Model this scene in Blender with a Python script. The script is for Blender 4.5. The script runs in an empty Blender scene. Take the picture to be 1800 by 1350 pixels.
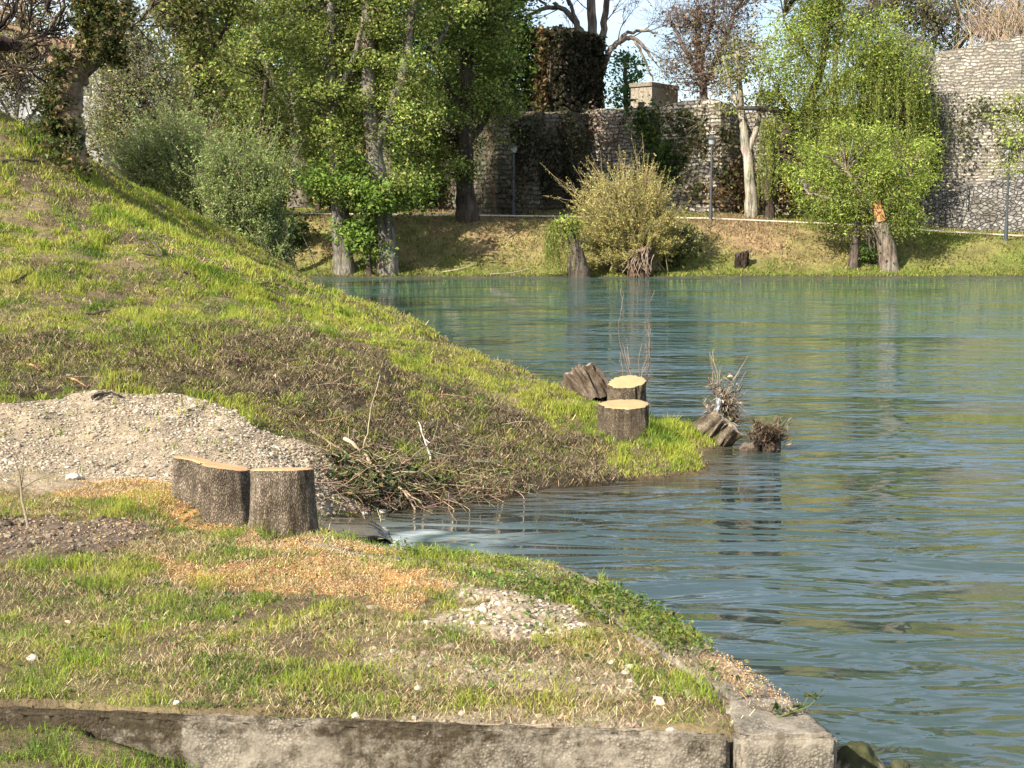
import bpy, math, random
import numpy as np
from mathutils import Vector, Matrix

random.seed(7)
rng = np.random.default_rng(11)
S = bpy.context.scene
COL = S.collection
R = math.radians

# ------------------------------------------------------------------ camera
FPX, CZ = 2400.0, 2.7
TH = math.atan(275 / FPX)
cd = bpy.data.cameras.new("camera")
cam = bpy.data.objects.new("camera", cd)
COL.objects.link(cam)
cam.location = (0, 0, CZ)
cam.rotation_euler = (R(90) - TH, 0, 0)
cd.sensor_width = 36
cd.lens = 36 * FPX / 1800
cd.clip_start = 0.1
cd.clip_end = 2000
S.camera = cam

# ------------------------------------------------------------------ light
SUN_EL, SUN_AZ = 35.0, 45.0            # azimuth: how far left of straight behind the camera
ca, sa = math.cos(R(SUN_AZ)), math.sin(R(SUN_AZ))
to_sun = Vector((-sa * math.cos(R(SUN_EL)), -ca * math.cos(R(SUN_EL)), math.sin(R(SUN_EL))))
sd = bpy.data.lights.new("sun", 'SUN')
sd.energy = 5.0
sd.angle = R(0.5)
sd.color = (1.0, 0.93, 0.80)
sun = bpy.data.objects.new("sun", sd)
COL.objects.link(sun)
sun.rotation_euler = to_sun.to_track_quat('Z', 'Y').to_euler()

W = bpy.data.worlds.new("World")
S.world = W
W.use_nodes = True
nt = W.node_tree
nt.nodes.clear()
out = nt.nodes.new('ShaderNodeOutputWorld')
bg = nt.nodes.new('ShaderNodeBackground')
sky = nt.nodes.new('ShaderNodeTexSky')
sky.sky_type = 'NISHITA'
sky.sun_disc = False
sky.sun_elevation = R(SUN_EL)
sky.sun_rotation = math.atan2(to_sun.x, to_sun.y)
sky.air_density = 1.0
sky.dust_density = 1.0
tc = nt.nodes.new('ShaderNodeTexCoord')
mp = nt.nodes.new('ShaderNodeMapping')
mp.inputs['Scale'].default_value = (1.6, 1.6, 4.0)
nz = nt.nodes.new('ShaderNodeTexNoise')
nz.inputs['Scale'].default_value = 1.7
nz.inputs['Detail'].default_value = 7
nz.inputs['Roughness'].default_value = 0.55
cr = nt.nodes.new('ShaderNodeValToRGB')
cr.color_ramp.elements[0].position = 0.40
cr.color_ramp.elements[1].position = 0.72
mx = nt.nodes.new('ShaderNodeMix')
mx.data_type = 'RGBA'
mx.inputs[7].default_value = (6.2, 6.6, 7.3, 1)
nt.links.new(tc.outputs['Generated'], mp.inputs[0])
nt.links.new(mp.outputs[0], nz.inputs['Vector'])
nt.links.new(nz.outputs['Fac'], cr.inputs[0])
nt.links.new(cr.outputs[0], mx.inputs[0])
nt.links.new(sky.outputs[0], mx.inputs[6])
nt.links.new(mx.outputs[2], bg.inputs[0])
bg.inputs[1].default_value = 0.090
nt.links.new(bg.outputs[0], out.inputs[0])

S.view_settings.view_transform = 'Standard'
S.view_settings.look = 'None'
S.view_settings.gamma = 1
S.view_settings.exposure = 1.22
S.cycles.max_bounces = 6
S.cycles.transparent_max_bounces = 4
S.cycles.use_denoising = True


# ------------------------------------------------------------------ helpers
def P(px, py, Y):
    """world point seen at photo pixel (px, py), Y metres ahead"""
    u, v = (px - 900) / FPX, (675 - py) / FPX
    c, s = math.cos(TH), math.sin(TH)
    k = Y / (c + v * s)
    return np.array((u * k, Y, CZ + (v * c - s) * k))


def PZ(px, py, z):
    u, v = (px - 900) / FPX, (675 - py) / FPX
    c, s = math.cos(TH), math.sin(TH)
    k = (z - CZ) / (v * c - s)
    return np.array((u * k, (c + v * s) * k, z))


def proj(p):
    p = np.asarray(p, float)
    c, s = math.cos(TH), math.sin(TH)
    y, z = p[..., 1], p[..., 2] - CZ
    f = np.maximum(y * c - z * s, 0.05)
    return 900 + FPX * p[..., 0] / f, 675 - FPX * (y * s + z * c) / f


def inpoly(x, y, poly):
    poly = np.asarray(poly, float)
    r = np.zeros(np.shape(x), bool)
    n = len(poly)
    for i in range(n):
        x0, y0 = poly[i]
        x1, y1 = poly[(i + 1) % n]
        c = ((y0 > y) != (y1 > y))
        with np.errstate(divide='ignore', invalid='ignore'):
            xi = (x1 - x0) * (y - y0) / (y1 - y0 + 1e-12) + x0
        r ^= c & (x < xi)
    return r


def _h(ix, iy, iz, seed):
    h = (ix.astype(np.int64) * 374761393 + iy.astype(np.int64) * 668265263 + iz.astype(np.int64) * 2147483647 + seed * 974634777) & 0xFFFFFFFF
    h = ((h ^ (h >> 13)) * 1274126177) & 0xFFFFFFFF
    h = ((h ^ (h >> 16)) * 2246822519) & 0xFFFFFFFF
    return ((h ^ (h >> 15)) & 0xFFFFFF) / float(0xFFFFFF)


def vn(x, y, z=0.0, seed=0):
    x, y, z = np.broadcast_arrays(np.asarray(x, float), np.asarray(y, float), np.asarray(z, float))
    ix, iy, iz = np.floor(x), np.floor(y), np.floor(z)
    fx, fy, fz = x - ix, y - iy, z - iz
    fx, fy, fz = [f * f * (3 - 2 * f) for f in (fx, fy, fz)]
    r = 0
    for a in (0, 1):
        for b in (0, 1):
            for c in (0, 1):
                w = (fx if a else 1 - fx) * (fy if b else 1 - fy) * (fz if c else 1 - fz)
                r = r + w * _h(ix + a, iy + b, iz + c, seed)
    return r


def fbm(x, y, z=0.0, seed=0, oct=4):
    r, a, t = 0, 1.0, 0
    for o in range(oct):
        k = 2.03 ** o
        r = r + a * vn(np.asarray(x) * k + 17.3 * o, np.asarray(y) * k, np.asarray(z) * k, seed + o)
        t += a
        a *= 0.5
    return r / t


def rbf(pts, c=0.6):
    pts = np.asarray(pts, float)
    XY, Z = pts[:, :2], pts[:, 2]
    n = len(Z)
    d = np.sqrt(((XY[:, None] - XY[None]) ** 2).sum(-1) + c * c)
    A = np.zeros((n + 3, n + 3))
    A[:n, :n] = d
    A[:n, n] = 1
    A[:n, n + 1:] = XY
    A[n, :n] = 1
    A[n + 1:, :n] = XY.T
    A[np.arange(n), np.arange(n)] -= 0.02
    w = np.linalg.solve(A, np.concatenate([Z, [0, 0, 0]]))

    def f(x, y):
        x, y = np.asarray(x, float), np.asarray(y, float)
        r = w[n] + w[n + 1] * x + w[n + 2] * y
        for i in range(n):
            r = r + w[i] * np.sqrt((x - XY[i, 0]) ** 2 + (y - XY[i, 1]) ** 2 + c * c)
        return r
    return f


# ------------------------------------------------------------------ mesh building
def mesh(name, V, quads=None, tris=None, col=None, uv=None, smooth=False, mat=None):
    V = np.asarray(V, np.float32).reshape(-1, 3)
    q = np.zeros((0, 4), np.int32) if quads is None or len(quads) == 0 else np.asarray(quads, np.int32)
    t = np.zeros((0, 3), np.int32) if tris is None or len(tris) == 0 else np.asarray(tris, np.int32)
    me = bpy.data.meshes.new(name)
    me.vertices.add(len(V))
    me.vertices.foreach_set('co', V.ravel())
    loops = np.concatenate([q.ravel(), t.ravel()])
    me.loops.add(len(loops))
    me.loops.foreach_set('vertex_index', loops)
    me.polygons.add(len(q) + len(t))
    ls = np.concatenate([np.arange(len(q)) * 4, len(q) * 4 + np.arange(len(t)) * 3]).astype(np.int32)
    me.polygons.foreach_set('loop_start', ls)
    me.polygons.foreach_set('use_smooth', np.full(len(q) + len(t), smooth))
    me.update(calc_edges=True)
    if col is not None:
        c = np.asarray(col, np.float32)
        if c.ndim == 1:
            c = np.tile(c, (len(V), 1))
        c4 = np.ones((len(V), 4), np.float32)
        c4[:, :3] = np.clip(c[:, :3], 0.002, 0.9)
        a = me.attributes.new('Col', 'FLOAT_COLOR', 'POINT')
        a.data.foreach_set('color', c4.ravel())
    if uv is not None:
        u = me.uv_layers.new(name='UVMap')
        u.data.foreach_set('uv', np.asarray(uv, np.float32)[loops].ravel())
    if mat:
        me.materials.append(mat)
    return me


class MB:
    """collects pieces for one mesh"""
    def __init__(s):
        s.v, s.q, s.t, s.c, s.n = [], [], [], [], 0

    def add(s, V, quads=None, tris=None, col=(.5, .5, .5)):
        V = np.asarray(V, float).reshape(-1, 3)
        s.v.append(V)
        if quads is not None and len(quads):
            s.q.append(np.asarray(quads) + s.n)
        if tris is not None and len(tris):
            s.t.append(np.asarray(tris) + s.n)
        c = np.asarray(col, float)
        s.c.append(np.tile(c, (len(V), 1)) if c.ndim == 1 else c)
        s.n += len(V)

    def tube(s, pts, rad, n=6, col=(.2, .17, .13), cap=True, jit=0.0):
        pts = np.asarray(pts, float)
        m = len(pts)
        rad = np.broadcast_to(np.asarray(rad, float), (m,))
        T = np.gradient(pts, axis=0)
        T /= np.linalg.norm(T, axis=1)[:, None] + 1e-9
        ref = np.array((0, 0, 1.0)) if abs(T[:, 2]).mean() < 0.8 else np.array((0, 1.0, 0))
        A = np.cross(T, ref)
        A /= np.linalg.norm(A, axis=1)[:, None] + 1e-9
        B = np.cross(T, A)
        th = np.arange(n) * 2 * math.pi / n
        rr = rad[:, None] * (1 + (jit * (rng.random((m, n)) - .5) if jit else 0))
        V = pts[:, None] + rr[..., None] * (np.cos(th)[None, :, None] * A[:, None] + np.sin(th)[None, :, None] * B[:, None])
        i = np.arange(m - 1)[:, None] * n
        j = np.arange(n)[None]
        jn = (j + 1) % n
        q = np.stack([i + j, i + jn, i + n + jn, i + n + j], -1).reshape(-1, 4)
        V = V.reshape(-1, 3)
        tr = None
        c = np.asarray(col, float)
        if c.ndim == 2:
            c = np.repeat(c, n, 0)
        if cap:
            V = np.vstack([V, pts[0], pts[-1]])
            k = m * n
            jj = np.arange(n)
            tr = np.vstack([np.stack([np.full(n, k), (jj + 1) % n, jj], -1), np.stack([np.full(n, k + 1), (m - 1) * n + jj, (m - 1) * n + (jj + 1) % n], -1)])
            if c.ndim == 2:
                c = np.vstack([c, c[0], c[-1]])
        s.add(V, q, tr, c)

    def box(s, lo, hi, col=(.5, .5, .5)):
        x0, y0, z0 = lo
        x1, y1, z1 = hi
        V = [(x0, y0, z0), (x1, y0, z0), (x1, y1, z0), (x0, y1, z0), (x0, y0, z1), (x1, y0, z1), (x1, y1, z1), (x0, y1, z1)]
        s.add(V, [(0, 3, 2, 1), (4, 5, 6, 7), (0, 1, 5, 4), (1, 2, 6, 5), (2, 3, 7, 6), (3, 0, 4, 7)], None, col)

    def leaves(s, C, size, col, up=0.3, asp=0.55, droop=0.0):
        C = np.asarray(C, float)
        n = len(C)
        if n == 0:
            return
        N = rng.normal(size=(n, 3))
        N[:, 2] = np.abs(N[:, 2]) + up
        N /= np.linalg.norm(N, axis=1)[:, None]
        T = rng.normal(size=(n, 3))
        T[:, 2] -= droop
        T -= (T * N).sum(1)[:, None] * N
        T /= np.linalg.norm(T, axis=1)[:, None] + 1e-9
        B = np.cross(N, T)
        sz = (np.broadcast_to(np.asarray(size, float), (n,)) * (0.5 + 1.2 * rng.random(n) ** 1.8))[:, None] * .5
        bend = N * sz * 0.25
        V = np.stack([C - T * sz, C + B * sz * asp + bend, C + T * sz, C - B * sz * asp + bend], 1).reshape(-1, 3)
        q = np.arange(n * 4).reshape(-1, 4)
        s.add(V, q, None, np.repeat(np.asarray(col, float), 4, 0))

    def blades(s, C, h, w, lean, az, col, tipcol=None):
        """grass blades: one quad and a tip each"""
        n = len(C)
        fa = rng.random(n) * 2 * math.pi
        side = np.stack([np.cos(fa), np.sin(fa), np.zeros(n)], 1) * (w * .5)[:, None]
        ld = np.stack([np.cos(az), np.sin(az), np.zeros(n)], 1)
        up = np.array((0, 0, 1.0))
        l1, l2 = lean * .55, np.minimum(lean * 1.5, 2.1)
        mid = C + (ld * np.sin(l1)[:, None] + up * np.cos(l1)[:, None]) * (h * .55)[:, None]
        tip = mid + (ld * np.sin(l2)[:, None] + up * np.cos(l2)[:, None]) * (h * .5)[:, None]
        V = np.stack([C - side, C + side, mid + side * .75, mid - side * .75, tip], 1).reshape(-1, 3)
        b = np.arange(n)[:, None] * 5
        q = b + np.array([[0, 1, 2, 3]])
        t = b + np.array([[3, 2, 4]])
        c = np.repeat(np.asarray(col, float), 5, 0)
        s.add(V, q, t, c)

    def pebbles(s, C, size, col):
        """small irregular stones"""
        n = len(C)
        if n == 0:
            return
        base = ICO_V[None] * (0.75 + 0.5 * rng.random((n, 12, 1)))
        sc = np.stack([0.7 + .6 * rng.random(n), 0.6 + .5 * rng.random(n), 0.4 + .35 * rng.random(n)], 1)
        a = rng.random(n) * 6.283
        V = base * sc[:, None]
        x = V[..., 0] * np.cos(a)[:, None] - V[..., 1] * np.sin(a)[:, None]
        y = V[..., 0] * np.sin(a)[:, None] + V[..., 1] * np.cos(a)[:, None]
        V = np.stack([x, y, V[..., 2]], -1) * (np.broadcast_to(size, (n,)) * .5)[:, None, None] + np.asarray(C)[:, None]
        t = (np.arange(n)[:, None, None] * 12 + ICO_F[None]).reshape(-1, 3)
        s.add(V.reshape(-1, 3), None, t, np.repeat(np.asarray(col, float), 12, 0))

    def build(s, name, mat, parent=None, origin=None, smooth=False):
        V = np.concatenate(s.v) if s.v else np.zeros((0, 3))
        if parent is not None:
            o0 = np.array(parent['_o'] if '_o' in parent else (0, 0, 0), float)
        else:
            o0 = np.zeros(3) if origin is None else np.asarray(origin, float)
        me = mesh(name, V - o0, np.concatenate(s.q) if s.q else None, np.concatenate(s.t) if s.t else None, np.concatenate(s.c), None, smooth, mat)
        o = bpy.data.objects.new(name, me)
        COL.objects.link(o)
        if parent is not None:
            o.parent = parent
        else:
            o.location = o0
        return o


_ph = (1 + 5 ** .5) / 2
ICO_V = np.array([(-1, _ph, 0), (1, _ph, 0), (-1, -_ph, 0), (1, -_ph, 0), (0, -1, _ph), (0, 1, _ph), (0, -1, -_ph), (0, 1, -_ph), (_ph, 0, -1), (_ph, 0, 1), (-_ph, 0, -1), (-_ph, 0, 1)]) / math.sqrt(1 + _ph * _ph)
ICO_F = np.array([(0, 11, 5), (0, 5, 1), (0, 1, 7), (0, 7, 10), (0, 10, 11), (1, 5, 9), (5, 11, 4), (11, 10, 2), (10, 7, 6), (7, 1, 8), (3, 9, 4), (3, 4, 2), (3, 2, 6), (3, 6, 8), (3, 8, 9), (4, 9, 5), (2, 4, 11), (6, 2, 10), (8, 6, 7), (9, 8, 1)])


def thing(name, label, cat, loc, group=None):
    o = bpy.data.objects.new(name, None)
    COL.objects.link(o)
    o.location = tuple(float(v) for v in loc)
    o.empty_display_size = 0.3
    o['label'], o['category'] = label, cat
    o['_o'] = [float(v) for v in loc]
    if group:
        o['group'] = group
    return o


def tag(o, label=None, cat=None, group=None, kind=None):
    if label:
        o['label'] = label
    if cat:
        o['category'] = cat
    if group:
        o['group'] = group
    if kind:
        o['kind'] = kind
    return o


def vary(c, n, amt=0.25, hue=0.1):
    c = np.asarray(c, float)
    return c * (1 + amt * rng.normal(size=(n, 1))).clip(.35, 1.9) * (1 + hue * rng.normal(size=(n, 3))).clip(.5, 1.5)


def pick(pal, n, wts=None, amt=0.2, hue=0.07):
    pal = np.asarray(pal, float)
    i = rng.choice(len(pal), n, p=None if wts is None else np.asarray(wts, float) / np.sum(wts))
    return vary(1, n, amt, hue) * pal[i]


# ------------------------------------------------------------------ materials
def newmat(name):
    m = bpy.data.materials.new(name)
    m.use_nodes = True
    t = m.node_tree
    t.nodes.clear()
    return m, t, t.nodes.new('ShaderNodeOutputMaterial')


def nd(t, ty, **kw):
    n = t.nodes.new(ty)
    for k, v in kw.items():
        if k in n.inputs:
            n.inputs[k].default_value = v
        else:
            setattr(n, k, v)
    return n


def ramp(t, src, stops):
    n = t.nodes.new('ShaderNodeValToRGB')
    e = n.color_ramp.elements
    while len(e) < len(stops):
        e.new(0.5)
    for i, (p, c) in enumerate(stops):
        e[i].position = p
        e[i].color = (*c, 1) if not isinstance(c, (int, float)) else (c, c, c, 1)
    t.links.new(src, n.inputs[0])
    return n.outputs[0]


def mixc(t, fac, a, b, mode='MIX'):
    n = t.nodes.new('ShaderNodeMix')
    n.data_type = 'RGBA'
    n.blend_type = mode
    for i, v in ((0, fac), (6, a), (7, b)):
        if hasattr(v, 'is_output'):
            t.links.new(v, n.inputs[i])
        elif isinstance(v, (int, float)):
            n.inputs[i].default_value = v if i == 0 else (v, v, v, 1)
        else:
            n.inputs[i].default_value = (*v, 1)
    return n.outputs[2]


def math_n(t, op, a, b=0.0):
    n = t.nodes.new('ShaderNodeMath')
    n.operation = op
    for i, v in ((0, a), (1, b)):
        if hasattr(v, 'is_output'):
            t.links.new(v, n.inputs[i])
        else:
            n.inputs[i].default_value = v
    return n.outputs[0]


def noise(t, scale, detail=4, vec=None, rough=0.55, dist=0.0):
    n = nd(t, 'ShaderNodeTexNoise', Scale=scale, Detail=detail, Roughness=rough, Distortion=dist)
    if vec is not None:
        t.links.new(vec, n.inputs['Vector'])
    return n.outputs['Fac']


def coords(t, scale=(1, 1, 1), kind='Object'):
    c = nd(t, 'ShaderNodeTexCoord')
    m = nd(t, 'ShaderNodeMapping')
    m.inputs['Scale'].default_value = scale
    t.links.new(c.outputs[kind], m.inputs[0])
    return m.outputs[0]


def vmat(name, rough=0.8, nscale=6, namt=0.35, bscale=20, bump=0.3, bdist=0.02, transl=0.0, spec=0.25, stretch=(1, 1, 1)):
    """surface whose colour comes from the mesh's own colours, broken up by noise"""
    m, t, o = newmat(name)
    at = nd(t, 'ShaderNodeAttribute', attribute_name='Col')
    v = coords(t, stretch)
    n1 = noise(t, nscale, 5, v)
    k = ramp(t, n1, [(0.25, 1 - namt), (0.75, 1 + namt)])
    base = mixc(t, 1.0, at.outputs['Color'], k, 'MULTIPLY')
    b = nd(t, 'ShaderNodeBsdfPrincipled', Roughness=rough)
    b.inputs['Specular IOR Level'].default_value = spec
    t.links.new(base, b.inputs['Base Color'])
    if bump:
        bn = nd(t, 'ShaderNodeBump', Strength=bump, Distance=bdist)
        t.links.new(noise(t, bscale, 6, v, 0.65), bn.inputs['Height'])
        t.links.new(bn.outputs[0], b.inputs['Normal'])
    sh = b.outputs[0]
    if transl:
        tr = nd(t, 'ShaderNodeBsdfTranslucent')
        t.links.new(base, tr.inputs['Color'])
        ms = nd(t, 'ShaderNodeMixShader')
        ms.inputs[0].default_value = transl
        t.links.new(sh, ms.inputs[1])
        t.links.new(tr.outputs[0], ms.inputs[2])
        sh = ms.outputs[0]
    t.links.new(sh, o.inputs[0])
    return m


M_ground = vmat('ground_soil', 0.95, 14, 0.45, 45, 0.9, 0.03, spec=0.1)
M_far_ground = vmat('far_bank_turf', 0.95, 1.2, 0.45, 5, 0.9, 0.25, spec=0.1)
M_grass = vmat('grass_blades', 0.6, 3, 0.15, 0, 0, transl=0.35, spec=0.2)
M_leaf = vmat('leaves', 0.5, 0.6, 0.18, 0, 0, transl=0.42, spec=0.25)
M_twig = vmat('twig_bark', 0.85, 5, 0.3, 30, 0.4, 0.02)
M_bark = None
M_stone = vmat('pebble_stone', 0.9, 30, 0.3, 60, 0.4, 0.01, spec=0.2)
M_chip = vmat('wood_chip', 0.9, 40, 0.2, 0, 0, spec=0.15)
M_metal = vmat('painted_metal', 0.45, 4, 0.1, 0, 0, spec=0.5)
M_litter = vmat('dead_litter', 0.95, 8, 0.3, 0, 0, spec=0.1)


def mat_stump_bark():
    m, t, o = newmat('stump_bark')
    at = nd(t, 'ShaderNodeAttribute', attribute_name='Col')
    v = coords(t, (1, 1, 0.33))
    vo = nd(t, 'ShaderNodeTexVoronoi', Scale=95.0)
    vo.feature = 'DISTANCE_TO_EDGE'
    # wobble the cells
    nn = nd(t, 'ShaderNodeTexNoise', Scale=18.0, Detail=4)
    t.links.new(v, nn.inputs['Vector'])
    va = nd(t, 'ShaderNodeVectorMath', operation='MULTIPLY_ADD')
    t.links.new(nn.outputs['Color'], va.inputs[0])
    va.inputs[1].default_value = (.045, .045, .045)
    t.links.new(v, va.inputs[2])
    t.links.new(va.outputs[0], vo.inputs['Vector'])
    edge = ramp(t, vo.outputs['Distance'], [(0.0, 0.0), (0.22, 1.0)])
    n2 = noise(t, 9, 5, coords(t))
    tone = ramp(t, n2, [(0.3, 0.55), (0.7, 1.35)])
    c = mixc(t, 1.0, at.outputs['Color'], tone, 'MULTIPLY')
    c = mixc(t, edge, mixc(t, 1.0, c, (.5, .45, .40), 'MULTIPLY'), c)
    fine = noise(t, 140, 4, v)
    hh = math_n(t, 'ADD', math_n(t, 'MULTIPLY', edge, 1.0), math_n(t, 'MULTIPLY', fine, 0.6))
    bn = nd(t, 'ShaderNodeBump', Strength=0.9, Distance=0.012)
    t.links.new(hh, bn.inputs['Height'])
    b = nd(t, 'ShaderNodeBsdfPrincipled', Roughness=0.9)
    b.inputs['Specular IOR Level'].default_value = 0.15
    t.links.new(c, b.inputs['Base Color'])
    t.links.new(bn.outputs[0], b.inputs['Normal'])
    t.links.new(b.outputs[0], o.inputs[0])
    return m


def mat_bark():
    m, t, o = newmat('tree_bark')
    at = nd(t, 'ShaderNodeAttribute', attribute_name='Col')
    n1 = noise(t, 4.5, 6, coords(t, (1, 1, .16)), .7, .8)
    n2 = noise(t, 1.1, 4, coords(t, (1, 1, .5)), .6)
    c = mixc(t, 1.0, at.outputs['Color'], ramp(t, n1, [(.36, .28), (.52, 1.0), (.7, 1.45)]), 'MULTIPLY')
    c = mixc(t, 1.0, c, ramp(t, n2, [(.3, .6), (.7, 1.3)]), 'MULTIPLY')
    bn = nd(t, 'ShaderNodeBump', Strength=1.0, Distance=0.15)
    t.links.new(n1, bn.inputs['Height'])
    b = nd(t, 'ShaderNodeBsdfPrincipled', Roughness=0.9)
    b.inputs['Specular IOR Level'].default_value = 0.12
    t.links.new(c, b.inputs['Base Color'])
    t.links.new(bn.outputs[0], b.inputs['Normal'])
    t.links.new(b.outputs[0], o.inputs[0])
    return m


M_bark = mat_bark()
M_stump = mat_stump_bark()


def mat_cut(name, c0, c1):
    m, t, o = newmat(name)
    v = coords(t)
    nn = nd(t, 'ShaderNodeTexNoise', Scale=5.0, Detail=3)
    t.links.new(v, nn.inputs['Vector'])
    va = nd(t, 'ShaderNodeVectorMath', operation='MULTIPLY_ADD')
    t.links.new(nn.outputs['Color'], va.inputs[0])
    va.inputs[1].default_value = (.05, .05, 0)
    t.links.new(v, va.inputs[2])
    w = nd(t, 'ShaderNodeTexWave', Scale=20.0, Distortion=1.0, Detail=2)
    w.wave_type = 'RINGS'
    w.rings_direction = 'Z'
    t.links.new(va.outputs[0], w.inputs['Vector'])
    n1 = noise(t, 6, 5, v)
    saw = noise(t, 1.0, 3, coords(t, (12, 160, 1)))
    f = math_n(t, 'ADD', math_n(t, 'MULTIPLY', w.outputs['Fac'], 0.30), math_n(t, 'MULTIPLY', n1, 0.45))
    f = math_n(t, 'ADD', f, math_n(t, 'MULTIPLY', saw, 0.25))
    c = ramp(t, f, [(0.3, c0), (0.62, c1)])
    bn = nd(t, 'ShaderNodeBump', Strength=0.5, Distance=0.006)
    t.links.new(noise(t, 60, 4, coords(t, (1, 0.1, 1))), bn.inputs['Height'])
    b = nd(t, 'ShaderNodeBsdfPrincipled', Roughness=0.85)
    t.links.new(c, b.inputs['Base Color'])
    t.links.new(bn.outputs[0], b.inputs['Normal'])
    t.links.new(b.outputs[0], o.inputs[0])
    return m


M_cut = mat_cut('fresh_cut_wood', (0.24, 0.15, 0.065), (0.43, 0.31, 0.15))
M_cut_red = mat_cut('reddish_cut_wood', (0.36, 0.16, 0.07), (0.60, 0.36, 0.17))


def mat_wall(name, light, dark, bw, bh, stain=(0.09, 0.08, 0.06), stain_amt=0.5, mortar=(0.10, 0.09, 0.075), brown=0.3):
    m, t, o = newmat(name)
    uv = nd(t, 'ShaderNodeTexCoord').outputs['UV']
    nn = nd(t, 'ShaderNodeTexNoise', Scale=1.3, Detail=4)
    t.links.new(uv, nn.inputs['Vector'])
    va = nd(t, 'ShaderNodeVectorMath', operation='MULTIPLY_ADD')
    t.links.new(nn.outputs['Color'], va.inputs[0])
    va.inputs[1].default_value = (.7, .42, 0)
    t.links.new(uv, va.inputs[2])
    nb = nd(t, 'ShaderNodeTexNoise', Scale=5.0, Detail=3)
    t.links.new(uv, nb.inputs['Vector'])
    vb = nd(t, 'ShaderNodeVectorMath', operation='MULTIPLY_ADD')
    t.links.new(nb.outputs['Color'], vb.inputs[0])
    vb.inputs[1].default_value = (.16, .14, 0)
    t.links.new(va.outputs[0], vb.inputs[2])
    va = vb
    br = nd(t, 'ShaderNodeTexBrick', Scale=1.0)
    br.inputs['Brick Width'].default_value = bw
    br.inputs['Row Height'].default_value = bh
    br.inputs['Mortar Size'].default_value = 0.045
    br.inputs['Mortar Smooth'].default_value = 0.3
    br.inputs['Bias'].default_value = 0.0
    br.inputs['Color1'].default_value = (*light, 1)
    br.inputs['Color2'].default_value = (*[x * .45 for x in light], 1)
    br.inputs['Mortar'].default_value = (*mortar, 1)
    br.offset = 0.5
    br.squash = 1.35
    br.squash_frequency = 3
    t.links.new(va.outputs[0], br.inputs['Vector'])
    n2 = noise(t, 0.28, 6, uv, 0.6)
    c = mixc(t, math_n(t, 'MULTIPLY', ramp(t, n2, [(0.42, 0.0), (0.62, 1.0)]), stain_amt), br.outputs['Color'], stain)
    mpn = nd(t, 'ShaderNodeMapping')
    mpn.inputs['Scale'].default_value = (1.6, 0.22, 1)
    t.links.new(uv, mpn.inputs[0])
    n3 = noise(t, 1.0, 5, mpn.outputs[0], 0.6)
    c = mixc(t, math_n(t, 'MULTIPLY', ramp(t, n3, [(0.45, 0.0), (0.65, 1.0)]), brown), c, (0.16, 0.10, 0.06))
    n4 = noise(t, 9, 4, uv)
    c = mixc(t, 1.0, c, ramp(t, n4, [(0.3, 0.7), (0.7, 1.25)]), 'MULTIPLY')
    hh = math_n(t, 'ADD', math_n(t, 'MULTIPLY', br.outputs['Fac'], -1.0), math_n(t, 'MULTIPLY', noise(t, 5, 5, uv), 0.9))
    bn = nd(t, 'ShaderNodeBump', Strength=1.0, Distance=0.12)
    t.links.new(hh, bn.inputs['Height'])
    b = nd(t, 'ShaderNodeBsdfPrincipled', Roughness=0.95)
    b.inputs['Specular IOR Level'].default_value = 0.1
    t.links.new(c, b.inputs['Base Color'])
    t.links.new(bn.outputs[0], b.inputs['Normal'])
    t.links.new(b.outputs[0], o.inputs[0])
    return m


M_wall = mat_wall('fortress_stone', (0.50, 0.445, 0.37), None, 0.58, 0.25, stain_amt=.35, brown=.18)
M_wall_light = mat_wall('pale_fortress_stone', (0.50, 0.45, 0.375), None, 0.45, 0.21, stain_amt=0.25, brown=0.12, mortar=(.17, .155, .13))


def mat_rubble(name, lo, hi, scale):
    m, t, o = newmat(name)
    uv = nd(t, 'ShaderNodeTexCoord').outputs['UV']
    mpn = nd(t, 'ShaderNodeMapping')
    mpn.inputs['Scale'].default_value = (1, 1.5, 1)
    t.links.new(uv, mpn.inputs[0])
    v1 = nd(t, 'ShaderNodeTexVoronoi', Scale=scale)
    v1.feature = 'DISTANCE_TO_EDGE'
    v2 = nd(t, 'ShaderNodeTexVoronoi', Scale=scale)
    t.links.new(mpn.outputs[0], v1.inputs['Vector'])
    t.links.new(mpn.outputs[0], v2.inputs['Vector'])
    tone = nd(t, 'ShaderNodeSeparateColor')
    t.links.new(v2.outputs['Color'], tone.inputs[0])
    c = ramp(t, tone.outputs[0], [(0, lo), (1, hi)])
    e = ramp(t, v1.outputs['Distance'], [(0.0, .30), (.12, 1.0)])
    c = mixc(t, 1.0, c, e, 'MULTIPLY')
    c = mixc(t, 1.0, c, ramp(t, noise(t, 6, 5, uv), [(.3, .65), (.7, 1.3)]), 'MULTIPLY')
    c = mixc(t, ramp(t, noise(t, .4, 5, uv), [(.5, 0.0), (.7, .6)]), c, (.10, .09, .06))
    bn = nd(t, 'ShaderNodeBump', Strength=1.0, Distance=0.1)
    t.links.new(e, bn.inputs['Height'])
    b = nd(t, 'ShaderNodeBsdfPrincipled', Roughness=0.95)
    b.inputs['Specular IOR Level'].default_value = 0.1
    t.links.new(c, b.inputs['Base Color'])
    t.links.new(bn.outputs[0], b.inputs['Normal'])
    t.links.new(b.outputs[0], o.inputs[0])
    return m


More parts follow.
